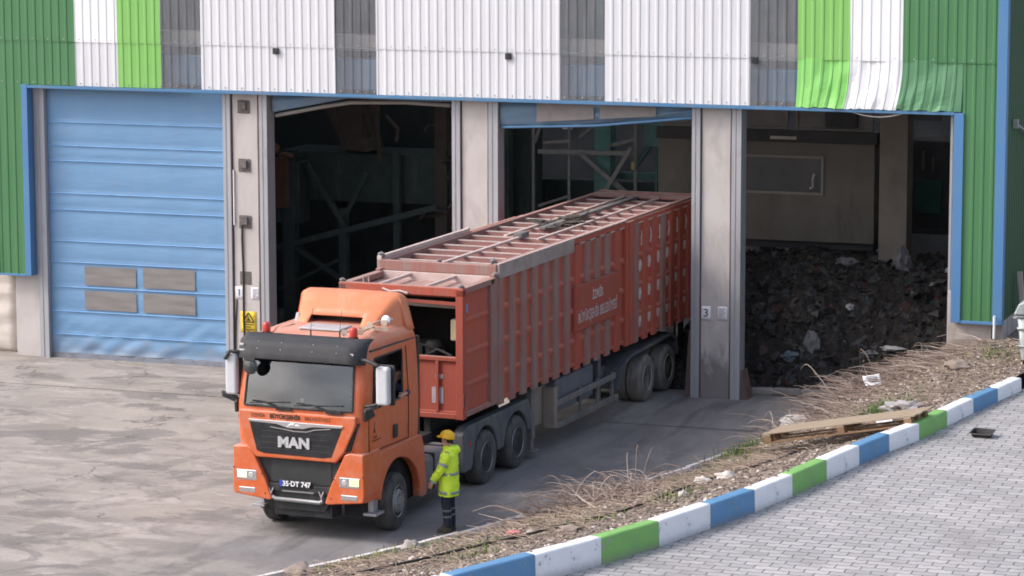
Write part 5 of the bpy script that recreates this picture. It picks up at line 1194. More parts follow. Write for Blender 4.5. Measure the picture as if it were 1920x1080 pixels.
# underframe
b = MB(); b.box(-12,1.6,.40,.52,1.12,1.46); b.box(-12,1.6,-.52,-.40,1.12,1.46)
for k in range(12): b.box(-11.5+k*1.1,-11.4+k*1.1,-1.1,1.1,1.36,1.45)
b.box(-10.6,-7.6,-.6,.6,.9,1.12); b.box(-8.5,-8.26,-1.0,1.0,.44,.58); b.box(-9.86,-9.62,-1.0,1.0,.44,.58); b.box(-12.05,-11.9,-1.2,1.2,.45,.65); b.box(-12.0,-11.9,-.8,-.7,.6,1.3); b.box(-12.0,-11.9,.7,.8,.6,1.3)
rb(b, 'underframe', m_chdark)
for s in (1,-1):
    b = MB(); b.box(-2.02,-1.86,*sorted((s*1.02,s*1.17)),.38,1.42); b.box(-2.0,-1.88,*sorted((s*1.04,s*1.15)),.16,.38); b.box(-2.1,-1.78,*sorted((s*.95,s*1.22)),.12,.16); rb(b, 'landing_leg', m_dustgrey, bevel=.015)
    b = MB(); b.box(-3.12,-2.95,*sorted((s*.95,s*1.22)),.40,1.22); b.box(-3.12,-2.2,*sorted((s*.55,s*.95)),.50,1.25); rb(b, 'tool_box', mat('dusty_beige_steel', (.26,.22,.185), (.20,.17,.145), 3, rough=.85) , bevel=.02)
    b = MB(); b.box(-6.5,-3.12,*sorted((s*1.16,s*1.21)),.82,.94); b.box(-6.5,-3.12,*sorted((s*1.16,s*1.21)),.36,.48)
    for u in (-3.2,-4.6,-5.6,-6.45): b.box(u-.04,u+.04,*sorted((s*1.10,s*1.158)),.34,.96)
    b.tube([(-6.5,s*1.19,.42),(-6.62,s*1.19,.45),(-6.62,s*1.19,.3)], .03, 6)
    rb(b, 'side_guard', m_dustgrey, bevel=.012)
    b = MB(); b.box(-5.5,-3.4,*sorted((s*.55,s*1.08)),.62,1.30); rb(b, 'water_tank', mat('tank_blue_grey', (.14,.15,.175), (.11,.115,.13), 3, rough=.6, dirt=(.2,.18,.165)), bevel=.05)
    b = MB(); b.box(-5.9,-5.72,*sorted((s*.9,s*1.1)),.5,1.45); b.box(-6.35,-5.95,*sorted((s*.5,s*1.0)),.7,1.1); rb(b, 'bracket', m_chassis, bevel=.02)
    b = MB(); poly = [(-6.62,.55),(-6.74,1.0),(-7.35,1.17),(-7.6,1.19),(-10.0,1.25),(-10.35,1.05),(-10.45,.7),(-10.38,.7),(-10.28,1.0),(-9.97,1.18),(-7.6,1.12),(-7.36,1.10),(-6.80,.95),(-6.68,.55)]
    b.prism(poly, *sorted((s*.60,s*1.23)), 'y'); rb(b, 'mudguard', m_chassis, bevel=.01)
    for u in (-8.38,-9.74): make_wheel(trailer, u, s, m_palerim, m_dustyrubber, False, True, x0=-6, z=.515)
# ------------------------------------------------------------------ people
def skin_mesh(name, joints, m_, parent, sub=2, root=0, voxel=None):
    """joints: list of (co, radius or (rx,ry), parent index or None); grown with a Skin modifier and baked to one mesh"""
    me = bpy.data.meshes.new(name); me.from_pydata([j[0] for j in joints], [(j[2], i) for i, j in enumerate(joints) if j[2] is not None], [])
    o = bpy.data.objects.new(name, me); COL.objects.link(o)
    md = o.modifiers.new('skin', 'SKIN'); md.use_smooth_shade = True
    for i, j in enumerate(joints):
        sv = me.skin_vertices[0].data[i]; r_ = j[1] if isinstance(j[1], tuple) else (j[1], j[1]); sv.radius = r_; sv.use_root = (i == root)
    s_ = o.modifiers.new('sub', 'SUBSURF'); s_.levels = sub; s_.render_levels = sub
    if voxel:
        rm = o.modifiers.new('remesh', 'REMESH'); rm.mode = 'VOXEL'; rm.voxel_size = voxel; rm.use_smooth_shade = True
    dg = bpy.context.evaluated_depsgraph_get(); m2 = bpy.data.meshes.new_from_object(o.evaluated_get(dg))
    bpy.data.objects.remove(o); m2.materials.clear(); m2.materials.append(m_)
    for p in m2.polygons: p.use_smooth = True
    r = bpy.data.objects.new(name, m2); COL.objects.link(r); r.parent = parent; return r
def hand(J, wr, wi, fwd, side_, curl=.5):
    """five fingers off the wrist joint index wi; fwd = finger direction, side_ = thumb side"""
    f = Vector(fwd).normalized(); s_ = Vector(side_).normalized(); n_ = f.cross(s_).normalized(); w_ = Vector(wr)
    J.append((w_+f*.045, (.035,.022), wi)); pi_ = len(J)-1
    for k, (o_, L) in enumerate(((.030,.068),(.010,.078),(-.010,.073),(-.028,.056))):
        b0 = w_+f*.088+s_*o_; J.append((b0, .0105, pi_)); a = len(J)-1
        J.append((b0+f*L*.5+n_*L*.15*curl, .0095, a)); J.append((b0+f*L*(1-.35*curl)+n_*L*.6*curl, .008, a+1))
    t0 = w_+f*.03+s_*.035; J.append((t0, .013, pi_)); a = len(J)-1; J.append((t0+f*.04+s_*.022+n_*.01, .0105, a)); J.append((t0+f*.068+s_*.024+n_*.02, .009, a+1))
def head_joints(J, neck_i, c, fwd, up=(0,0,1)):
    c = Vector(c); f = Vector(fwd).normalized(); u = Vector(up); u = (u - f*u.dot(f)).normalized()
    J.append((c-u*.07+f*.005, (.062,.066), neck_i)); a = len(J)-1
    J.append((c+u*.0, (.076,.088), a)); J.append((c+u*.075-f*.01, (.070,.082), a+1))
    J.append((c-u*.085+f*.055, (.030,.026), a))                                   # chin
    J.append((c-u*.012+f*.100, (.014,.016), a+1))                                  # nose
    return f, u
def face_parts(c, f, u, parent, hair=True):
    c = Vector(c); s_ = f.cross(u)
    b = MB()
    for q in (1,-1): b.ico(c+u*.012+f*.083+s_*.030*q, .010, 1)
    b.build('eye', mat('eye_dark', (.03,.02,.015), rough=.3), parent, smooth=80)
    b = MB(); b.ico(c-u*.050+f*.080, .018, 1, 0, (.5,1.2,.35)); b.build('mouth', mat('lips', (.34,.14,.11), rough=.5), parent, smooth=80)
    b = MB()
    for q in (1,-1): b.ico(c-u*.002-f*.0+s_*.084*q, .026, 1, 0, (.7,.4,1.1))
    b.build('ear', m_skin, parent, smooth=80)
    b = MB(); b.ico(c+u*.035-f*.022, .094, 2, .05, (1.0,.95,.98)); b.build('hair', m_hair, parent, smooth=80)
fa_ = math.atan2(-.16,-.987)
wk = thing('person', 'worker in yellow high-visibility jacket and yellow helmet standing beside the lorry', 'person', (.66,-13.42,.004), fa_)
J = [((0,0,.97),(.12,.14),None),((.0,0,1.12),(.11,.14),0),((-.01,0,1.30),(.12,.165),1),((-.005,0,1.44),(.075,.10),2),((.01,0,1.51),.055,3)]
fh, uh = head_joints(J, 4, (.03,0,1.625), (1,-.05,.16))
for s in (1,-1):
    n = len(J)
    J += [((.0,s*.10,.88),(.085,.085),0),((.025 if s>0 else .0,s*.105,.50),.058,n),((-.01 if s>0 else -.03,s*.11,.10),.042,n+1),((.12 if s>0 else .10,s*.13,.045),(.045,.035),n+2)]
wr = {}
n = len(J); J += [((-.005,.20,1.40),.062,3),((.08,.275,1.15),.046,n),((.235,.25,.925),.030,n+1)]; hand(J, (.235,.25,.925), n+2, (.42,-.05,-.88), (.85,-.3,.4), .8)
n = len(J); J += [((-.005,-.20,1.40),.062,3),((.01,-.27,1.13),.046,n),((.10,-.25,.89),.030,n+1)]; hand(J, (.10,-.25,.89), n+2, (.3,.05,-.93), (.9,.3,.3), .6)
wbody = skin_mesh('body', J, m_skin, wk); face_parts((.03,0,1.625), fh, uh, wk)
# jacket: fused cloth shell with hood and sleeves
def ell(cx, cy, z, rx, ry, n=20): return [(cx+rx*math.cos(2*math.pi*k/n), cy+ry*math.sin(2*math.pi*k/n)*(1.0), z) for k in range(n)]
JR = [(-.005,0,.655,.185,.235),(-.005,0,.80,.180,.232),(-.005,0,.98,.168,.222),(-.01,0,1.15,.165,.225),(-.015,0,1.30,.163,.232),(-.015,0,1.40,.145,.222),(-.012,0,1.465,.11,.165),(-.005,0,1.52,.088,.105),(-.0,0,1.535,.06,.07)]
b = MB(); b.loft([ell(*q) for q in JR])
ARM = {1: [(-.01,.19,1.41),(.035,.255,1.28),(.085,.282,1.15),(.16,.268,1.04),(.225,.252,.935)], -1: [(-.01,-.19,1.41),(.0,-.245,1.28),(.01,-.275,1.13),(.05,-.265,1.02),(.09,-.252,.915)]}
for s in (1,-1): b.tube(ARM[s], [.098,.086,.076,.068,.062], 14)
b.tube([(-.03,.13,1.49),(-.12,.07,1.47),(-.145,0,1.46),(-.12,-.07,1.47),(-.03,-.13,1.49)], [.04,.06,.068,.06,.04], 10)     # folded hood
b.tube([(.07,.05,1.50),(.085,0,1.485),(.07,-.05,1.50)], [.03,.034,.03], 8)
jo = b.build('jacket', m_hiviz, wk)
rm = jo.modifiers.new('remesh','REMESH'); rm.mode = 'VOXEL'; rm.voxel_size = .015; rm.use_smooth_shade = True
ds = jo.modifiers.new('sm','SMOOTH'); ds.factor = .5; ds.iterations = 3
tx = bpy.data.textures.new('cloth_folds','CLOUDS'); tx.noise_scale = .10; dp = jo.modifiers.new('folds','DISPLACE'); dp.texture = tx; dp.strength = .045; dp.mid_level = .5
def band(rings, name='reflective_band', m_=m_reflect, par=jo):
    b = MB(); b.loft(rings, False, False); return b.build(name, m_, par, smooth=60, solid=.004)
band([ell(-.005,0,.70,.194,.243),ell(-.005,0,.75,.192,.242)]); band([ell(-.008,0,1.03,.175,.231),ell(-.008,0,1.08,.174,.230)])
for s in (1,-1):
    for i, f in ((1,.15),(3,.75)):
        a = Vector(ARM[s][i]).lerp(Vector(ARM[s][i+1]), f); c_ = Vector(ARM[s][i]).lerp(Vector(ARM[s][i+1]), min(1,f+.35)); rr = (.094,.092) if i == 1 else (.074,.072)
        b = MB(); b.tube([a, c_], list(rr), 16, cap=False); b.build('reflective_band', m_reflect, jo, smooth=60)
b = MB()
for s in (1,-1):
    b.tube([(.0,s*.095,.95),(.01,s*.105,.74),(.03 if s>0 else .0,s*.108,.50),(.005 if s>0 else -.02,s*.11,.30),(-.005 if s>0 else -.025,s*.112,.10)], [.118,.105,.086,.078,.074], 14)
b.loft([ell(0,0,.82,.125,.185),ell(0,0,.98,.13,.175)])
tr_ = b.build('trousers', m_navy, wk, smooth=70); rm = tr_.modifiers.new('remesh','REMESH'); rm.mode='VOXEL'; rm.voxel_size=.016; rm.use_smooth_shade=True
for s in (1,-1):
    x0 = .008 if s > 0 else -.018
    for z in (.40,.29): band([ell(x0+.006,s*.11,z-.02,.087,.087),ell(x0+.006,s*.11,z+.02,.088,.088)], 'reflective_band', mat('dim_tape', (.16,.165,.17), rough=.6), tr_)
    b = MB(); x1 = -.0 if s > 0 else -.02
    b.loft([[(x1-.085+.0*q, s*.12+.05*math.cos(q*.45), 0) for q in ()] or ell(x1+.05,s*.12,.0,.135,.055),ell(x1+.05,s*.12,.05,.135,.056),ell(x1+.02,s*.115,.10,.10,.052),ell(x1,s*.112,.20,.065,.056)])
    b.build('boot', mat('boot_brown', (.06,.045,.035), (.09,.07,.06), 8, rough=.85), wk, smooth=50, bevel=.008)
# helmet
hc = Vector((.022,0,1.665)); Mh = Matrix.Translation(hc) @ Matrix.Rotation(R(-8),4,'Y')
b = MB(); b.lathe([(.122,0),(.123,.02),(.115,.065),(.092,.105),(.055,.128),(.0,.135)], 24, Mh @ Matrix.Diagonal((1.12,.98,1,1)))
b.add([(.08,-.10,.005),(.165,-.07,-.004),(.19,0,-.006),(.165,.07,-.004),(.08,.10,.005),(.08,-.10,.018),(.16,-.066,.010),(.185,0,.008),(.16,.066,.010),(.08,.10,.018)], [(0,1,2,3,4),(9,8,7,6,5),(0,5,6,1),(1,6,7,2),(2,7,8,3),(3,8,9,4)], Mh)
b.tube([tuple(Mh @ Vector((-.10,0,.09))),tuple(Mh @ Vector((-.02,0,.139))),tuple(Mh @ Vector((.09,0,.10)))], .012, 6)
b.build('helmet', m_helmet, wk, smooth=50)

# driver leaning on the open side window
drv = thing('person', 'dark-haired driver in a navy shirt leaning on the lorry window sill', 'person', frame_pt(4.15,.62,2.0), RZ)
J = [((0,0,.05),(.13,.15),None),((.02,.03,.28),(.11,.14),0),((.05,.14,.46),(.11,.15),1),((.03,.27,.545),(.06,.08),2),((-.01,.33,.60),.05,3)]
fd, ud = head_joints(J, 4, (-.03,.40,.69), (.75,.65,-.1)); 
n = len(J); J += [((.05,.38,.49),.058,3),((.02,.60,.36),.044,n),((.26,.63,.37),.030,n+1)]; hand(J, (.26,.63,.37), n+2, (.95,-.1,-.2), (-.1,-.4,.9), .6)
n = len(J); J += [((.1,.02,.42),.058,2),((.36,-.1,.28),.044,n),((.62,.0,.36),.030,n+1)]; hand(J, (.62,.0,.36), n+2, (.9,.1,.2), (.1,.9,.3), 1.0)
n = len(J); J += [((.05,.12,.02),.08,0),((.48,.14,.04),.06,n),((.55,.14,-.38),.04,n+1)]
n = len(J); J += [((.05,-.12,.02),.08,0),((.48,-.14,.04),.06,n),((.55,-.14,-.38),.04,n+1)]
skin_mesh('body', J, m_skin, drv); face_parts((-.03,.40,.69), fd, ud, drv)
b = MB(); b.loft([ell(0,0,.0,.15,.18),ell(.02,.03,.25,.14,.17),ell(.05,.13,.43,.13,.18),ell(.07,.22,.53,.09,.12)]); b.tube([(.05,.36,.48),(.03,.5,.42),(.02,.60,.36),(.12,.62,.365)], [.08,.07,.06,.058], 12); b.tube([(.1,.02,.42),(.25,-.05,.34),(.4,-.09,.29)], [.08,.07,.06], 12)
sh = b.build('shirt', mat('navy_shirt', (.045,.05,.11), (.06,.065,.13), 8, rough=.9), drv); rm = sh.modifiers.new('remesh','REMESH'); rm.mode='VOXEL'; rm.voxel_size=.016; rm.use_smooth_shade=True

# ------------------------------------------------------------------ litter, brush and plants on the bank
def on_bank(x, y): return Vector((x, y, bank_at(x, y)))
m_twig = mat('dry_twig', (.24,.18,.15), (.165,.125,.105), 12, rough=.9); m_twigp = mat('pale_twig', (.44,.36,.31), (.32,.255,.215), 12, rough=.9)
def arc_twig(b, base, az, L, h, r_, n=9, droop=1.0):
    pts = []; d = Vector((math.cos(az), math.sin(az), 0)); sd = Vector((-d.y, d.x, 0)); wv = rnd.uniform(-.35,.35); dr = rnd.choice((.55,.7,.85,1.0)) if droop == 1.0 else droop
    for k in range(n):
        f = k/(n-1); pts.append(Vector(base) + d*L*f + sd*wv*L*math.sin(f*2.5) + Vector((0,0,h*math.sin(math.pi*f*.9*dr) + rnd.uniform(-.015,.015))))
    b.tube(pts, [r_*(1-.65*k/(n-1)) for k in range(n)], 5)
def brush(name, label, c, spread, n, hmax, r_=(.007,.015), seed=0, tall=()):
    rnd.seed(seed); b = MB(); 
    for k in range(n):
        x = c[0]+rnd.gauss(0,spread[0]); y = c[1]+rnd.gauss(0,spread[1]); z = bank_at(x,y)
        b.cur = 0 if rnd.random() < .62 else 1
        arc_twig(b, (x,y,z-.02), rnd.choice((rnd.uniform(-.5,.7), math.pi+rnd.uniform(-.6,.5), rnd.uniform(0,6.28))), rnd.uniform(.35,1.25), hmax*rnd.random()**2.0, rnd.uniform(*r_))
    for (x, y, az, L, h, r0) in tall:
        b.cur = rnd.choice((0,0,1)); arc_twig(b, (x,y,bank_at(x,y)-.02), az, L, h*.95, r0*.9, 12, rnd.choice((.6,.8,.95)))
    cc = Vector((c[0],c[1],bank_at(*c))); b.v = [tuple(Vector(p)-cc) for p in b.v]
    o = b.build(name, [m_twig, m_twigp], None, smooth=60); o.location = cc; tag(o, label, 'brush pile', 'heaps of cut branches'); return o
brush('brush_pile', 'largest heap of dry cut branches, arching over the yard edge mid-bank', (3.05,-11.9), (.45,1.05), 560, .40, seed=5,
      tall=((2.75,-12.9,2.9,.75,.62,.016),(2.55,-12.6,.4,.8,.75,.016),(2.9,-12.3,.2,.7,.62,.014),(3.0,-12.2,-.4,.8,.5,.014),(3.75,-12.4,1.5,.3,.95,.013),(3.85,-12.6,1.2,.45,.9,.014),(3.6,-12.2,1.9,.25,.85,.012),(2.3,-12.7,2.6,.5,.35,.013),(3.4,-12.6,-1.2,1.2,.2,.013)))
brush('brush_pile', 'heap of dry branches with white card on it, near the waste heap', (5.1,-2.3), (.5,.85), 380, .34, (.006,.013), 8,
      tall=((4.8,-2.6,2.9,1.25,.35,.016),(4.75,-1.6,2.5,1.0,.75,.015),(5.2,-1.7,1.6,.8,.55,.014),(5.0,-1.5,.8,1.3,.5,.013),(5.6,-1.4,2.2,.7,.7,.013)))
brush('brush_pile', 'small tangle of thin branches low on the bank beside the worker', (2.7,-14.1), (.25,.6), 40, .25, (.006,.012), 9, tall=((2.1,-14.3,.5,.6,.25,.012),(2.4,-14.0,-.2,.9,.3,.013)))
brush('brush_pile', 'flat spread of dry twigs beside the hall corner', (6.7,-1.7), (.6,.6), 380, .14, (.006,.012), 10, tall=((6.4,-1.3,2.2,.6,.5,.013),))
brush('brush_pile', 'loose thin branches at the low end of the wooden pallet', (4.6,-5.4), (.3,1.0), 50, .25, (.006,.013), 12, tall=((4.2,-4.6,2.2,.8,.45,.015),(4.3,-6.8,-1.0,1.2,.2,.014)))
rnd.seed(21)
# leaf litter and wood chips, too many to count
b = MB(); lm = [mat('chip_brown', (.22,.175,.145), rough=.95), mat('chip_pale', (.44,.36,.29), rough=.95), mat('chip_dark', (.125,.098,.08), rough=.95), mat('chip_white', (.62,.57,.53), rough=.9), mat('straw', (.30,.235,.185), rough=.95)]
for k in range(17000):
    s = rnd.uniform(.05,1.0); t_ = rnd.uniform(.03,1.0)**.8; p = bank(s, t_)
    ci = rnd.choices(range(5), [32,17,20,4,27])[0]; b.cur = ci
    az = rnd.uniform(0,6.28)
    if ci == 4:
        p = bank(s, t_*.88)
        L = rnd.uniform(.12,.65); b.tube([p+Vector((0,0,.01)), p+Vector((math.cos(az)*L*.5, math.sin(az)*L*.5, rnd.uniform(.01,.06))), p+Vector((math.cos(az)*L, math.sin(az)*L, rnd.uniform(-.01,.03)))], rnd.uniform(.004,.008), 4)
    else:
        q = rnd.uniform(.010,.030)*(1.2 if ci < 3 else .85); M_ = Matrix.Translation(p+Vector((0,0,q*.35))) @ Matrix.Rotation(az,4,'Z') @ Matrix.Rotation(rnd.uniform(-.8,.8),4,'X')
        b.add([M_ @ Vector(v) for v in ((-q*1.3,-q*.6,0),(q*1.1,-q*.7,.1*q),(q*1.3,q*.5,0),(-q*.9,q*.7,.2*q),(0,0,q*.6),(0,0,-q*.4))], [(0,1,4),(1,2,4),(2,3,4),(3,0,4),(1,0,5),(2,1,5),(3,2,5),(0,3,5)])
lit = b.build('leaf_litter', lm, None, recalc=False); stuff(lit); tag(lit, 'brown leaf litter, wood chips and straw covering the soil bank', 'litter')
# stones
b = MB(); sm = [mat('stone_pale', (.52,.48,.45), (.42,.38,.35), 6, rough=.9), mat('stone_brown', (.26,.21,.18), (.2,.16,.14), 6, rough=.95)]
for k in range(420):
    s = rnd.uniform(.1,1.0); t_ = rnd.random()**.7; p = bank(s, t_); b.cur = 0 if rnd.random() < .45 else 1
    b.ico(p+Vector((0,0,.01)), rnd.uniform(.015,.042)*(1.6 if rnd.random() < .08 else 1), 1, .3, (1.2,1,.75), k)
st = b.build('pebbles', sm, None, smooth=40); stuff(st); tag(st, 'pale and brown pebbles scattered over the soil bank', 'pebbles')
def rock(label, x, y, r_, m_, seed, sc=(1.2,1,.8)):
    b = MB(); b.ico((0,0,0), r_, 3, .28, sc, seed); o = b.build('rock', m_, None, smooth=50); o.location = (x, y, bank_at(x,y)+r_*.35); tag(o, label, 'rock', 'rocks on the soil bank')
rock('brown lump of rock at the low end of the pale edging', -.05,-18.3,.19,sm[1],1); rock('rounded grey rock on the edging in front of the lorry', .95,-16.0,.14,mat('stone_grey',(.34,.31,.29),(.28,.26,.24),5,rough=.95),2)
rock('pale rock among thin branches near the yard edge, uphill of the pallet', 4.3,-3.3,.22,sm[0],3,(1.5,1,.7)); rock('white stone beside the hose in the middle of the bank', 5.42,-14.0,.11,sm[0],4); rock('white stone behind the second blue kerb stone', 5.55,-15.6,.08,sm[0],5,(.8,.8,1.2)); rock('brown flat stone behind the nearest green kerb stone', 4.75,-19.0,.13,sm[1],6,(1.5,1,.5)); rock('small white stone just uphill of the hose', 5.75,-13.7,.12,sm[0],7,(1.5,1,.7))
rock('grey flat slab of rubble below the hall corner', 7.6,-3.4,.20,sm[1],8,(1.3,1,.5))
# grass tufts
m_gr = [mat('grass_green', (.10,.165,.05), (.15,.21,.075), 9, rough=.8), mat('grass_dry', (.27,.26,.12), (.33,.28,.16), 9, rough=.9)]
b = MB()
for (x, y, sx, sy, n, h, dry) in ((4.2,-6.6,.28,.55,420,.26,.15),(6.75,-6.4,.28,.3,330,.22,.1),(3.2,-18.7,.30,.5,230,.11,.4),(3.7,-20.4,.25,.4,150,.10,.4),(4.5,-17.2,.25,.5,180,.11,.35),(5.35,-15.3,.2,.4,160,.14,.3),(8.1,-2.0,.25,.4,160,.15,.35),(.5,-16.3,.25,.5,200,.14,.6),(.15,-17.4,.2,.4,140,.15,.75),(2.9,-14.8,.2,.5,140,.12,.5),(4.0,-10.6,.3,.6,180,.14,.55),(4.7,-9.4,.3,.5,160,.13,.5),(1.2,-15.6,.2,.5,150,.14,.5)):
    for k in range(n):
        gx = x+rnd.gauss(0,sx); gy = y+rnd.gauss(0,sy); z = bank_at(gx,gy); b.cur = 1 if rnd.random() < dry else 0
        hh = h*rnd.uniform(.4,1.1); az = rnd.uniform(0,6.28); w_ = rnd.uniform(.006,.012); ln = rnd.uniform(.1,.7)*hh
        a = Vector((gx,gy,z-.01)); s_ = Vector((-math.sin(az),math.cos(az),0))*w_; d_ = Vector((math.cos(az),math.sin(az),0))
        b.add([a-s_, a+s_, a+s_*.8+d_*ln*.4+Vector((0,0,hh*.6)), a-s_*.8+d_*ln*.4+Vector((0,0,hh*.6)), a+d_*ln+Vector((0,0,hh))], [(0,1,2,3),(3,2,4)])
gs = b.build('grass', m_gr, None, recalc=False); stuff(gs); tag(gs, 'short green and yellowing grass tufts on the soil bank', 'grass')
# black irrigation hose
HP = [(1.2,-23.2),(2.03,-21.58),(2.95,-19.77),(3.75,-18.9),(4.3,-17.9),(4.75,-16.6),(5.1,-15.4),(5.28,-13.93),(5.75,-12.6),(6.17,-11.9),(6.5,-10.9)]
b = MB(); pts = []
for i in range(len(HP)-1):
    for k in range(5):
        f = k/5; x = HP[i][0]+(HP[i+1][0]-HP[i][0])*f; y = HP[i][1]+(HP[i+1][1]-HP[i][1])*f; pts.append((x, y, bank_at(x,y)+.05))
sm_ = [tuple(np.mean([pts[max(0,min(len(pts)-1,i+j))] for j in (-2,-1,0,1,2)], axis=0)) for i in range(len(pts))]
b.tube(sm_, .022, 8); o = b.build('hose', mat('hose_black', (.025,.02,.018), (.05,.042,.038), 8, rough=.7), None, smooth=60); tag(o, 'thin black irrigation hose lying along the soil bank', 'hose')
# wooden pallet leaning on the kerb
m_wood = mat('pallet_wood', (.33,.265,.195), (.265,.205,.15), 5, .35, .7, (.3,3,3), rough=.85, dirt=(.30,.22,.15), dscale=4); m_wooddk = mat('pallet_block', (.22,.135,.075), (.17,.105,.06), 5, rough=.9)
A_ = Vector((5.32,-9.05,1.27)); B_ = Vector((8.26,-9.55,1.90)); Xd = (B_-A_).normalized(); Yd = Vector((.17,1,.02)); Yd = (Yd - Xd*Yd.dot(Xd)).normalized()
pal = thing('wooden_pallet', 'long wooden pallet leaning with one end on the painted kerb', 'pallet', A_)
PM = basis((0,0,0), Xd, Yd); Lp = (B_-A_).length; Wp = .82
for k in range(5):
    b = MB(); y0 = -Wp/2+k*(Wp-.13)/4; b.box(-.02+rnd.uniform(0,.04), Lp-rnd.uniform(0,.05), y0, y0+.13, .0, .026, PM); b.build('top_board', m_wood, pal, bevel=.004)
for i, x in enumerate((.0,Lp/2-.06,Lp-.28)):
    b = MB(); b.box(x, x+.14, -Wp/2, Wp/2, -.03, -.002, PM); b.build('cross_board', m_wood, pal, bevel=.004)
    for y in (-Wp/2,-.07,Wp/2-.14):
        b = MB(); b.box(x, x+.145, y, y+.13, -.14, -.031, PM); b.build('block', m_wooddk, pal, bevel=.005)
for y in (-Wp/2,-.07,Wp/2-.14):
    b = MB(); b.box(.0, Lp-.1, y, y+.11, -.165, -.142, PM); b.build('bottom_board', m_wooddk, pal, bevel=.004)
# litter pieces
def sheet(name, label, c, size, rot, m_, cat, seed=0, amp=.03, marks=False):
    b = MB(); rows = []
    for k in range(9): rows.append([(size[0]*(i/8-.5), size[1]*(k/8-.5), amp*noise.noise(Vector((i*.35+seed,k*.35,seed)))*2) for i in range(9)])
    b.loft(rows, False, False, closed=False); o = b.build(name, m_, None, smooth=50, solid=.004); o.location = c; o.rotation_euler = rot
    if marks:
        b = MB(); b.box(-size[0]*.32,size[0]*.3,size[1]*.1,size[1]*.3,.03,.034); b.box(-size[0]*.25,size[0]*.1,-size[1]*.2,-size[1]*.08,.03,.034); b.build('grey_print', mat('grey_print',(.33,.32,.34),rough=.8), o)
    tag(o, label, cat); return o
sheet('carton', 'white torn carton with grey print lying on the branches', (5.62,-2.2,bank_at(5.62,-2.2)+.18), (.36,.30), (R(38),R(-6),R(20)), m_whitepl, 'carton', 3, .02, True)
crumple('plastic_bag', 'crumpled white plastic bag beside a grass tuft, behind the pallet', (7.15,-6.9,bank_at(7.15,-6.9)+.09), .17, m_bagw, (1.5,1,.6), 31)
crumple('plastic_bag', 'grey crumpled sack behind the raised end of the pallet', (7.45,-7.05,bank_at(7.45,-7.05)+.06), .17, mat('sack_grey',(.36,.33,.33),(.28,.26,.26),7,rough=.7), (1.5,1,.6), 32)
crumple('wrapper', 'small red and white wrapper on the bank near the worker', (3.33,-17.55,bank_at(3.33,-17.55)+.04), .075, mat('wrapper_red',(.45,.08,.09),(.6,.4,.4),30,rough=.4), (1.5,1,.6), 33, 'wrapper')
sheet('paper_scrap', 'white paper scrap under the raised end of the pallet', (7.3,-8.6,bank_at(7.3,-8.6)+.10), (.3,.2), (R(25),R(-10),R(10)), m_paper, 'paper', 5)
# black food tray on the pavers
tz = ROADZ(9.2,-9.2); tr = thing('food_tray', 'empty black plastic food tray lying on the grey pavers', 'tray', (9.22,-9.22,tz+.012), R(-8))
def rr(w_, h_, z, r_=.03): 
    P = []
    for cx, cy, a0 in ((w_-r_,h_-r_,0),(-w_+r_,h_-r_,90),(-w_+r_,-h_+r_,180),(w_-r_,-h_+r_,270)):
        P += [(cx+r_*math.cos(R(a0+30*k)), cy+r_*math.sin(R(a0+30*k)), z) for k in range(4)]
    return P
b = MB(); b.loft([rr(.155,.105,.0),rr(.185,.135,.085),rr(.205,.155,.085),rr(.205,.155,.078),rr(.19,.14,.076)], True, False); b.v = [(x,y,z) for x,y,z in b.v]
M_ = Matrix.Rotation(R(9),4,'X'); b.v = [tuple(M_ @ Vector(v)) for v in b.v]; b.build('tray_shell', mat('tray_black',(.02,.018,.018),(.03,.026,.026),6,rough=.35), tr, smooth=35, solid=.006)
b = MB(); b.tube([tuple(M_ @ Vector(p)) for p in rr(.205,.155,.085)+rr(.205,.155,.085)[:1]], .007, 5); b.build('tray_rim', mat('rim_grey',(.10,.095,.095),rough=.3), tr, smooth=60)
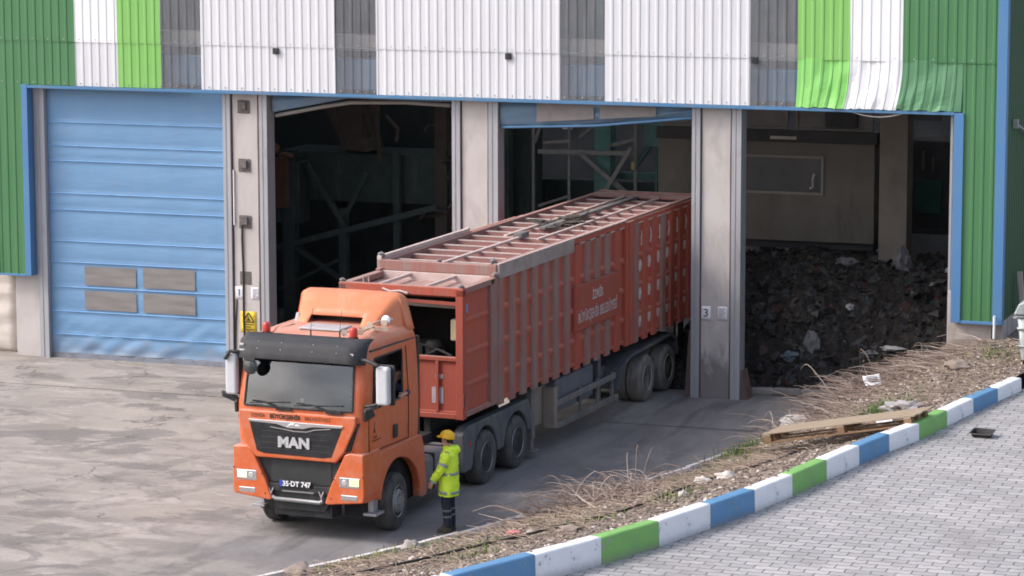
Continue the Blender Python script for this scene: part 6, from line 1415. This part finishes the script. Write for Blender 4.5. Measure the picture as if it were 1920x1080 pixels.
# waste container cut by the right edge
bn = thing('waste_bin', 'pale grey galvanised wheeled waste container at the far end of the kerb', 'waste bin', (9.42,-2.75,1.64))
m_bin = mat('bin_galv', (.40,.44,.44), (.33,.37,.37), 3, .4, .7, (1,1,.3), rough=.45, metal=.3, dirt=(.25,.26,.25), dscale=3)
b = MB(); b.loft([rr(.62,.45,.18,.06),rr(.70,.52,1.08,.06)], True, False); bo = b.build('bin_body', m_bin, bn, smooth=40, solid=.01)
b = MB()
for z in (.45,.8,1.04): b.loft([rr(.645+.07*z,.475+.06*z,z-.02,.06),rr(.65+.07*z,.48+.06*z,z+.02,.06)], False, False)
b.build('bin_rib', m_bin, bo, smooth=40, solid=.01)
b = MB(); P = [(-.76,1.08),(-.66,1.30),(-.45,1.40),(.45,1.40),(.66,1.30),(.76,1.08)]; b.prism(P, -.58, .58, 'y'); b.build('bin_lid', m_bin, bn, bevel=.03)
b = MB(); b.tube([(-.78,-.1,.95),(-.84,-.1,.95),(-.84,.1,.95),(-.78,.1,.95)], .018, 6); b.build('handle', m_galv, bn, smooth=60)
for x in (-.5,.5):
    for y in (-.35,.35):
        b = MB(); b.lathe([(.03,-.03),(.095,-.03),(.10,0),(.095,.03),(.03,.03)], 18, Matrix.Translation((x,y,.10)) @ Matrix.Rotation(R(90),4,'X')); b.box(x-.04,x+.04,y-.035,y+.035,.12,.19); b.build('wheel', m_chdark, bn, smooth=40)
# stake and pipe by the hall corner, cable on the side wall
b = MB(); b.tube([(0,0,0),(.0,0,.62)], .028, 8); o = b.build('drain_pipe', m_whitepl, None, smooth=60); o.location = (7.70,-.14,1.55); tag(o, 'short white pipe standing below the blue corner trim', 'pipe')
b = MB(); b.box(-.05,.05,-.05,.05,0,1.25); o = b.build('concrete_stake', m_plinth, None, bevel=.01); o.location = (8.06,1.4,1.65); tag(o, 'narrow concrete stake leaning against the dark green side wall', 'stake'); o.rotation_euler = (0,R(-6),0)
b = MB(); b.box(-.02,.08,-.06,.06,-.08,.1); b.tube([(.05,0,0),(.1,.5,-.15),(.06,1.3,-.35),(.05,2.2,-.25)], .025, 6); o = b.build('cable_bracket', mat('bracket_grey',(.3,.31,.3),rough=.5), None, smooth=50); o.location = (7.84,.9,6.05); tag(o, 'small bracket with a drooping cable on the dark green side wall', 'bracket')
